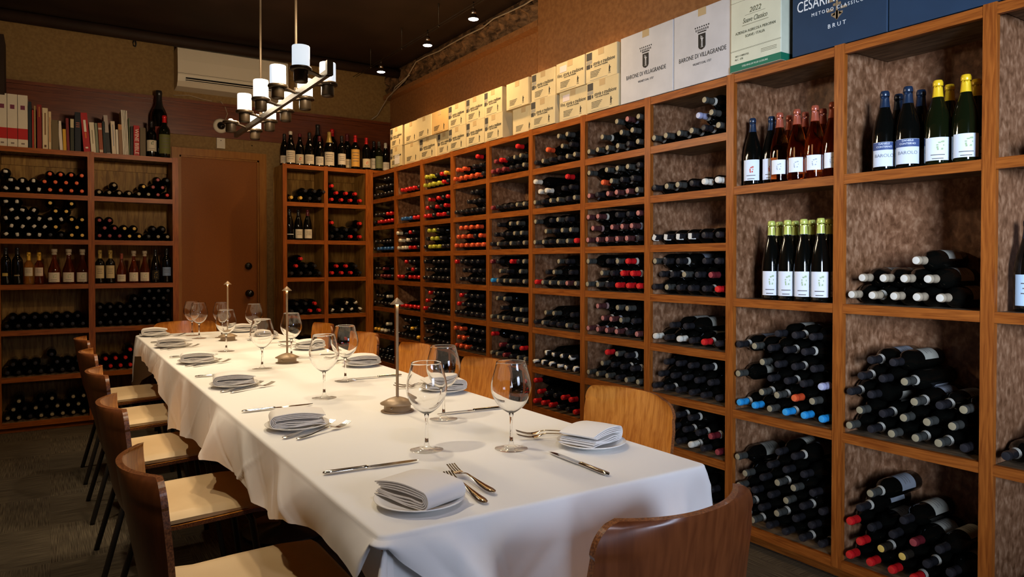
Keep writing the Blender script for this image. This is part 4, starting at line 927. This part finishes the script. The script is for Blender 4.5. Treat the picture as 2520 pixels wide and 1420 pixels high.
# ------------------------------------------------------------------ chairs
def chair_mesh_parts():
    # side profile (y forward, z up) of the one-piece ply shell
    prof = [(.215, .432), (.20, .446), (.15, .452), (.05, .446), (-.08, .438), (-.15, .440), (-.19, .456), (-.212, .49), (-.226, .535), (-.236, .59), (-.246, .645), (-.257, .71), (-.265, .765), (-.270, .802)]
    hw = [.200, .212, .216, .216, .210, .205, .203, .205, .209, .213, .217, .220, .212, .172]
    cup = [0, 0, 0, 0, 0, .004, .014, .026, .036, .044, .050, .055, .058, .060]
    n = 20; th = .013
    # refine profile
    def lerp(a, b, t): return a+(b-a)*t
    PR = []
    for i in range(len(prof)-1):
        ns = 8 if i >= len(prof)-3 else 3
        for s in range(ns): t = s/ns; PR.append((lerp(prof[i][0], prof[i+1][0], t), lerp(prof[i][1], prof[i+1][1], t), lerp(hw[i], hw[i+1], t), lerp(cup[i], cup[i+1], t)))
    PR.append((*prof[-1], hw[-1], cup[-1]))
    # rounded top corners
    top = []
    for i, (y, z, w, c) in enumerate(PR):
        d = .802-z
        if y < -.2 and d < .055: w = .218-.055*(1-math.sqrt(max(0, 1-((.055-d)/.055)**2)))
        top.append((y, z, w, c))
    G1, G2 = [], []
    for i, (y, z, w, c) in enumerate(top):
        a = top[max(0, i-1)]; b = top[min(len(top)-1, i+1)]
        ty, tz = b[0]-a[0], b[1]-a[1]; L_ = math.hypot(ty, tz); ny, nz = tz/L_, -ty/L_   # points down/back or outward
        r1, r2 = [], []
        for j in range(n+1):
            u = -1+2*j/n; x = w*u; yy = y+c*abs(u)**2.2; r1.append((x, yy, z)); r2.append((x, yy-abs(ny)*th if y < -.17 else yy-.0, z-(abs(nz)*th if y < -.17 else th)))
        G1.append(r1); G2.append(r2)
    m = MB(); m.grid(G1, 0, flip=False); m.grid(G2, 1, flip=True)
    L1 = [r[0] for r in G1]; L2 = [r[0] for r in G2]; R1 = [r[-1] for r in G1]; R2 = [r[-1] for r in G2]
    m.grid([[a, b] for a, b in zip(L1, L2)], 2, False); m.grid([[a, b] for a, b in zip(R1, R2)], 2, False, flip=True)
    m.grid([G1[-1], G2[-1]], 2, False); m.grid([G1[0], G2[0]], 2, False, flip=True)
    shell = m.mesh('shell', [M['chairwood'], M['chairback'], M['plyedge']])
    # cushion
    m = MB(); P = []; cs = [(.222, .440), (.222, .458), (.205, .470), (.12, .476), (0, .474), (-.10, .470), (-.155, .475), (-.185, .492), (-.196, .515), (-.206, .515)]
    G = []
    for (y, z) in cs:
        row = []
        for j in range(n+1):
            u = -1+2*j/n; w = .206; dz = -.016*max(0, (abs(u)-.86)/.14)**2; row.append((w*u, y, z+dz))
        G.append(row)
    m.grid(G, 0)
    for e in (0, -1):
        base = [(G[i][e][0], G[i][e][1], G[i][e][2]) for i in range(len(G))]; low = [(b[0], b[1], min(b[2], interp(b[1], [(-.2, .50), (-.185, .462), (-.15, .446), (-.08, .441), (.05, .449), (.15, .454), (.222, .440)]))) for b in base]
        m.grid([[a, b] for a, b in zip(base, low)], 0, True, flip=(e == 0))
    cushion = m.mesh('seat_cushion', M['cushion'])
    legs = []
    for sx in (-1, 1):
        legs.append(MB().tube([(sx*.150, .13, .436), (sx*.165, .15, .40), (sx*.195, .205, .012), (sx*.196, .206, 0)], .011, 10).mesh('leg', M['black']))
        legs.append(MB().tube([(sx*.150, -.10, .430), (sx*.170, -.13, .40), (sx*.200, -.235, .012), (sx*.201, -.237, 0)], .011, 10).mesh('leg', M['black']))
    fr = MB(); fr.tube([(-.150, .13, .428), (.150, .13, .428)], .009, 8); fr.tube([(-.150, -.10, .422), (.150, -.10, .422)], .009, 8); fr.tube([(-.150, .13, .428), (-.150, -.10, .422)], .008, 8); fr.tube([(.150, .13, .428), (.150, -.10, .422)], .008, 8)
    return shell, cushion, legs, fr.mesh('seat_frame', M['black'])
def make_chair():
    sh, cu, lg, fr = chair_mesh_parts()
    c = empty('dining_chair'); link('shell', sh, c); link('seat_cushion', cu, c); link('seat_frame', fr, c)
    for l in lg: link('leg', l, c)
    return c
ch0 = make_chair(); first = [True]
def place_chair(x, y, rz, label):
    c = ch0 if first[0] else copy_tree(ch0); first[0] = False
    c.location = (x, y, 0); c.rotation_euler = (0, 0, rz); tag(c, label, 'chair', 'bent plywood chairs round the table')
place_chair(.962, 1.148, .06, 'plywood chair at the near end of the table, its shaded back to us')
for i, (y, w) in enumerate(((1.785, 'nearest the camera'), (2.585, 'second from the camera'), (3.355, 'third from the camera'), (4.11, 'fourth from the camera'), (4.84, 'farthest from the camera'))):
    place_chair(.405, y, -pi/2, f'cream-seated plywood chair on the left side of the table, {w}')
for i, (y, w) in enumerate(((1.82, 'nearest the camera'), (2.76, 'second from the camera'), (3.48, 'third from the camera'), (4.22, 'fourth from the camera'), (5.04, 'farthest from the camera'))):
    place_chair(1.435, y, pi/2, f'honey plywood chair on the rack side of the table, {w}')
place_chair(.86, 5.60, pi, 'honey plywood chair at the far end of the table in front of the door')

# ------------------------------------------------------------------ table setting
T = TZ+.0015
def smooth_profile(p, k=4):
    out = []
    for i in range(len(p)-1):
        p0, p1, p2, p3 = p[max(0, i-1)], p[i], p[i+1], p[min(len(p)-1, i+2)]
        for j in range(k):
            t = j/k; out.append(tuple(max(0, .5*((2*b)+(c-a)*t+(2*a-5*b+4*c-d_)*t*t+(-a+3*b-3*c+d_)*t**3)) for a, b, c, d_ in zip(p0, p1, p2, p3)))
    return out+[p[-1]]
def make_glass():
    g = empty('wine_glass')
    MB().lathe([(0, .0), (.043, .0), (.044, .0004), (.043, .0011), (.030, .0020), (.016, .0042), (.0075, .010), (.0052, .020), (0, .020)], 40).build('foot', M['thin'], g)
    MB().lathe([(0, .0203), (.0051, .0203), (.0042, .035), (.0036, .06), (.0042, .082), (.0065, .094), (0, .094)], 24).build('stem', M['glass'], g)
    out = [(0, .0943), (.0068, .0943), (.012, .0965), (.022, .103), (.034, .114), (.0445, .129), (.0515, .146), (.0535, .160), (.0525, .175), (.0490, .192), (.0440, .210), (.0398, .2275)]
    inn = [(.0387, .2275), (.0429, .210), (.0478, .192), (.0513, .175), (.0523, .160), (.0503, .1465), (.0432, .130), (.0328, .1155), (.0210, .105), (.010, .0990), (0, .0978)]
    MB().lathe(smooth_profile(out, 3)+[(.0397, .2284), (.0394, .2290), (.0391, .2290), (.0388, .2284)]+smooth_profile(inn, 3), 56).build('bowl', M['glass'], g)
    return g
g0 = make_glass(); gl = [(.827, 1.684, 'near left of the pair in front'), (1.019, 1.574, 'nearest the camera, on the right'), (1.035, 1.988, 'behind the nearest pair, before the second right chair'), (.835, 2.534, 'left side, between first and second lamp'), (1.029, 2.852, 'right side, between first and second lamp'), (.826, 3.389, 'left of the middle lamp'), (1.052, 3.713, 'just right of the middle lamp stem'), (.823, 4.164, 'in front of the farthest lamp'), (1.088, 4.66, 'right of the farthest lamp'), (.818, 4.974, 'right one of the far left pair'), (.811, 5.193, 'left one of the far left pair'), (.951, 4.95, 'behind the farthest lamp')]
for i, (x, y, w) in enumerate(gl):
    g = g0 if i == 0 else copy_tree(g0); g.location = (x, y, T); tag(g, f'empty balloon wine glass {w}', 'wine glass', 'wine glasses on the table')
def make_lamp():
    l = empty('table_lamp')
    MB().lathe([(0, 0), (.054, 0), (.054, .0015), (.0, .0015)], 32).build('foot_pad', M['taupe'], l)
    MB().lathe([(.044, .0015), (.044, .024), (.056, .0245), (.0565, .027), (.030, .040), (.008, .0475), (0, .048)], 40).build('base', M['taupe'], l)
    MB().lathe([(0, 0), (.0038, 0), (.0038, .0015), (0, .002)], 14).build('button', M['chrome'], l, (-.034, -.029, .015), (pi/2, 0, radians(-50)))
    MB().lathe([(.0048, .046), (.0048, .353)], 16).build('stem', M['taupe'], l)
    MB().lathe([(.0, .374), (.0235, .3525), (.0232, .3515), (.006, .355), (.0, .355)], 28).build('lamp_shade', M['taupe'], l)
    MB().lathe([(.0052, .3525), (.0085, .3525), (.0085, .3545), (.0052, .3545)], 18).build('light_ring', M['led'], l)
    return l
l0 = make_lamp()
for i, (x, y, w) in enumerate(((.964, 2.18, 'nearest the camera'), (.979, 3.528, 'in the middle of the table'), (.948, 4.745, 'farthest from the camera'))):
    l = l0 if i == 0 else copy_tree(l0); l.location = (x, y, T); tag(l, f'slim taupe cordless table lamp with cone top, {w}', 'lamp', 'cordless lamps on the table')
plate_me = MB().lathe([(0, .004), (.045, .004), (.050, .0), (.056, .0), (.058, .004), (.078, .0085), (.0915, .0135), (.0925, .0150), (.0910, .0158), (.078, .0115), (.060, .0070), (.050, .0062), (0, .0062)], 48).mesh('side_plate', M['porcelain'])
def napkin_mesh(L=.155, Wd=.105, seed=0):
    rnd = random.Random(seed); m = MB()
    # cross-section (u along length, v up): nested folds, thick at the folded left end
    def sheet(path, th):
        k = len(path); out = []; N = 12; rows = []
        for side in (0, 1):
            G = []
            for j in range(N+1):
                y = -Wd/2+Wd*j/N; row = []
                for i, (u, v) in enumerate(path):
                    a = path[max(0, i-1)]; b = path[min(k-1, i+1)]; tu, tv = b[0]-a[0], b[1]-a[1]; l_ = math.hypot(tu, tv) or 1
                    nu, nv = -tv/l_, tu/l_; s = th/2 if side == 0 else -th/2
                    sag = .0035*(v/.035)*math.cos(pi*(j/N-.5)*1.0)*sin(pi*min(1, max(0, (u+L/2)/L)))
                    row.append((u+nu*s, y, max(0.0004, v+nv*s+sag)))
                G.append(row)
            rows.append(G); m.grid(G, 0, True, flip=(side == 1))
        A, B = rows
        m.grid([A[0], B[0]], 0, True, flip=True); m.grid([A[-1], B[-1]], 0, True)
        m.grid([[r[0] for r in A], [r[0] for r in B]], 0, True); m.grid([[r[-1] for r in A], [r[-1] for r in B]], 0, True, flip=True)
    nl = 4
    for q in range(nl):   # nested U folds: outer q=0
        r_ = .0175-.0042*q; cu_ = -L/2+.018; vc = .0195
        path = []
        for i in range(9): path.append((L/2-.004*q-i*(L/2-.004*q-cu_)/8, vc-r_+.0022*sin(i*.7+q)*(i < 7)))
        for i in range(1, 10): a = -pi/2-pi*i/9; path.append((cu_+r_*cos(a)*1.0, vc+r_*sin(a)))
        for i in range(1, 9): t = i/8; path.append((cu_+(L/2-.006*q-cu_)*t, vc+r_+.005*sin(t*pi)*(1-q*.2)-(.010-.002*q)*t*t))
        sheet(path, .0026)
    return m.mesh('napkin', M['napkin'])
naps = [napkin_mesh(seed=s) for s in range(1)]
plates = [(.63, 1.316, 108, 'nearest the camera at the left table corner'), (1.216, 1.485, 200, 'at the near right, before the nearest right chair'), (.617, 2.12, -12, 'left side, second from the near end'), (1.253, 2.413, 172, 'right side, second from the near end'), (.616, 2.967, -10, 'left side, third from the near end'), (1.248, 3.236, 170, 'right side, third from the near end'), (.613, 3.766, -8, 'left side, fourth from the near end'), (1.241, 4.018, 172, 'right side, fourth from the near end'), (.601, 4.551, -8, 'left side, fifth from the near end'), (1.165, 4.725, 175, 'right side, fifth from the near end'), (.595, 5.30, -5, 'at the far left corner'), (1.15, 5.28, 178, 'at the far right corner')]
for i, (x, y, a, w) in enumerate(plates):
    p = link('side_plate', plate_me, None, (x, y, T)); tag(p, f'round white side plate {w}', 'plate', 'side plates on the table')
    n_ = link('napkin', naps[0], None, (x, y, T+.0125), (radians(0), radians(-2), radians(a))); tag(n_, f'folded white napkin on the plate {w}', 'napkin', 'folded napkins on the plates')
# forks and knives
def fork_mesh():
    m = MB(); L = .20; G1 = []; G2 = []
    prof = [(0, .0035, .004), (.006, .0085, .0045), (.02, .0105, .005), (.05, .0085, .006), (.09, .0045, .0105), (.12, .0032, .0125), (.132, .0045, .011), (.140, .0105, .0085), (.150, .0125, .006), (.158, .0122, .0055)]
    for u, w, z in prof:
        G1.append([(u, -w, z), (u, -w*.5, z+.0012), (u, w*.5, z+.0012), (u, w, z)]); G2.append([(u, -w, z), (u, -w*.5, z-.0012), (u, w*.5, z-.0012), (u, w, z)])
    m.grid(G1, 0, True, True); m.grid(G2, 0, True); m.add([G1[0][0], G1[0][3], G2[0][2], G2[0][1]], [(0, 1, 2, 3)])
    for k in range(4):
        c = -.0093+.0062*k
        pts = [(.156, .0055), (.170, .0062), (.185, .0095), (.203, .0155)]
        for (a, za), (b, zb) in zip(pts, pts[1:]):
            w1 = .0017; m.add([(a, c-w1, za), (a, c+w1, za), (b, c+w1, zb), (b, c-w1, zb), (a, c-w1, za-.0018), (a, c+w1, za-.0018), (b, c+w1, zb-.0018), (b, c-w1, zb-.0018)], [(0, 1, 2, 3)[::-1], (4, 5, 6, 7), (0, 3, 7, 4), (1, 5, 6, 2), (2, 6, 7, 3), (0, 4, 5, 1)])
    return m.mesh('fork', M['steel'])
fork_me = fork_mesh()
def make_knife():
    m = MB(); G = []
    for u, w, t in [(0, .003, .002), (.004, .0072, .0035), (.02, .0088, .0042), (.06, .0075, .0042), (.095, .0062, .0042), (.100, .0078, .0046), (.106, .0055, .0036)]:
        G.append([(u, w*cos(a), .0048+t*sin(a)) for a in [2*pi*k/12 for k in range(13)]])
    m.grid(G); k = m.build('knife', M['steel'])
    m = MB(); top = []; bot = []
    for u, a, b in [(.104, -.005, .005), (.12, -.0095, .0075), (.17, -.0098, .0078), (.21, -.0085, .0070), (.228, -.003, .0045), (.234, .002, .003)]:
        top.append([(u, a, .0042), (u, b, .0052)]); bot.append([(u, a, .0036), (u, b, .0030)])
    m.grid(top, 0, True, True); m.grid(bot, 0, True); m.grid([[a[0], b[0]] for a, b in zip(top, bot)]); m.grid([[a[1], b[1]] for a, b in zip(top, bot)], flip=True)
    m.build('blade', M['steel'], k)
    return k
kn0 = make_knife(); kfirst = [True]
def knife(a, b, w):
    k = kn0 if kfirst[0] else copy_tree(kn0); kfirst[0] = False
    k.location = (a[0], a[1], T); k.rotation_euler = (0, 0, math.atan2(b[1]-a[1], b[0]-a[0])); tag(k, f'steel table knife {w}', 'knife', 'knives on the tablecloth')
def fork(a, b, w, dz=0.0):
    f_ = link('fork', fork_me, None, (a[0], a[1], T+dz)); f_.rotation_euler = (0, 0, math.atan2(b[1]-a[1], b[0]-a[0])); tag(f_, f'steel fork {w}', 'fork', 'forks on the tablecloth')
fork((.738, 1.236), (.768, 1.535), 'right of the nearest plate, left one of the crossed pair', 0); fork((.782, 1.275), (.79, 1.58), 'right of the nearest plate, right one of the pair', .003)
knife((1.073, 1.248), (1.077, 1.514), 'at the near end pointing away, left of the near right plate')
knife((.528, 1.613), (.781, 1.591), 'nearest on the left side, behind the nearest napkin'); knife((.527, 2.428), (.788, 2.427), 'left side, second from the near end')
knife((.522, 3.282), (.76, 3.274), 'left side, third from the near end'); knife((.52, 4.03), (.76, 4.02), 'left side, fourth from the near end'); knife((.52, 4.83), (.76, 4.82), 'left side, fifth from the near end')
knife((1.266+.01, 2.026), (1.029, 2.05), 'right side, nearest, pointing to the near lamp'); knife((1.28, 2.85), (1.04, 2.87), 'right side, second from the near end'); knife((1.28, 3.63), (1.04, 3.66), 'right side, third from the near end'); knife((1.28, 4.42), (1.04, 4.44), 'right side, fourth from the near end')
for i, (px_, py_) in enumerate([(.617, 2.12), (.616, 2.967), (.613, 3.766), (.601, 4.551)]):
    w = ['second', 'third', 'fourth', 'fifth'][i]
    fork((px_-.075, py_-.120), (px_+.17, py_+.018), f'beside the left side plate {w} from the near end, farther one'); fork((px_-.045, py_-.150), (px_+.2, py_-.028), f'beside the left side plate {w} from the near end, nearer one')
fork((.56, 5.16), (.80, 5.20), 'beside the far left corner plate, nearer one'); fork((.58, 5.19), (.82, 5.25), 'beside the far left corner plate, farther one')
for i, (px_, py_) in enumerate([(1.216, 1.485), (1.253, 2.413), (1.248, 3.236), (1.241, 4.018)]):
    w = ['first', 'second', 'third', 'fourth'][i]
    fork((px_+.075, py_+.115), (px_-.12, py_+.20), f'beside the right side plate {w} from the near end, upper one'); fork((px_+.06, py_+.095), (px_-.10, py_+.145), f'beside the right side plate {w} from the near end, lower one')
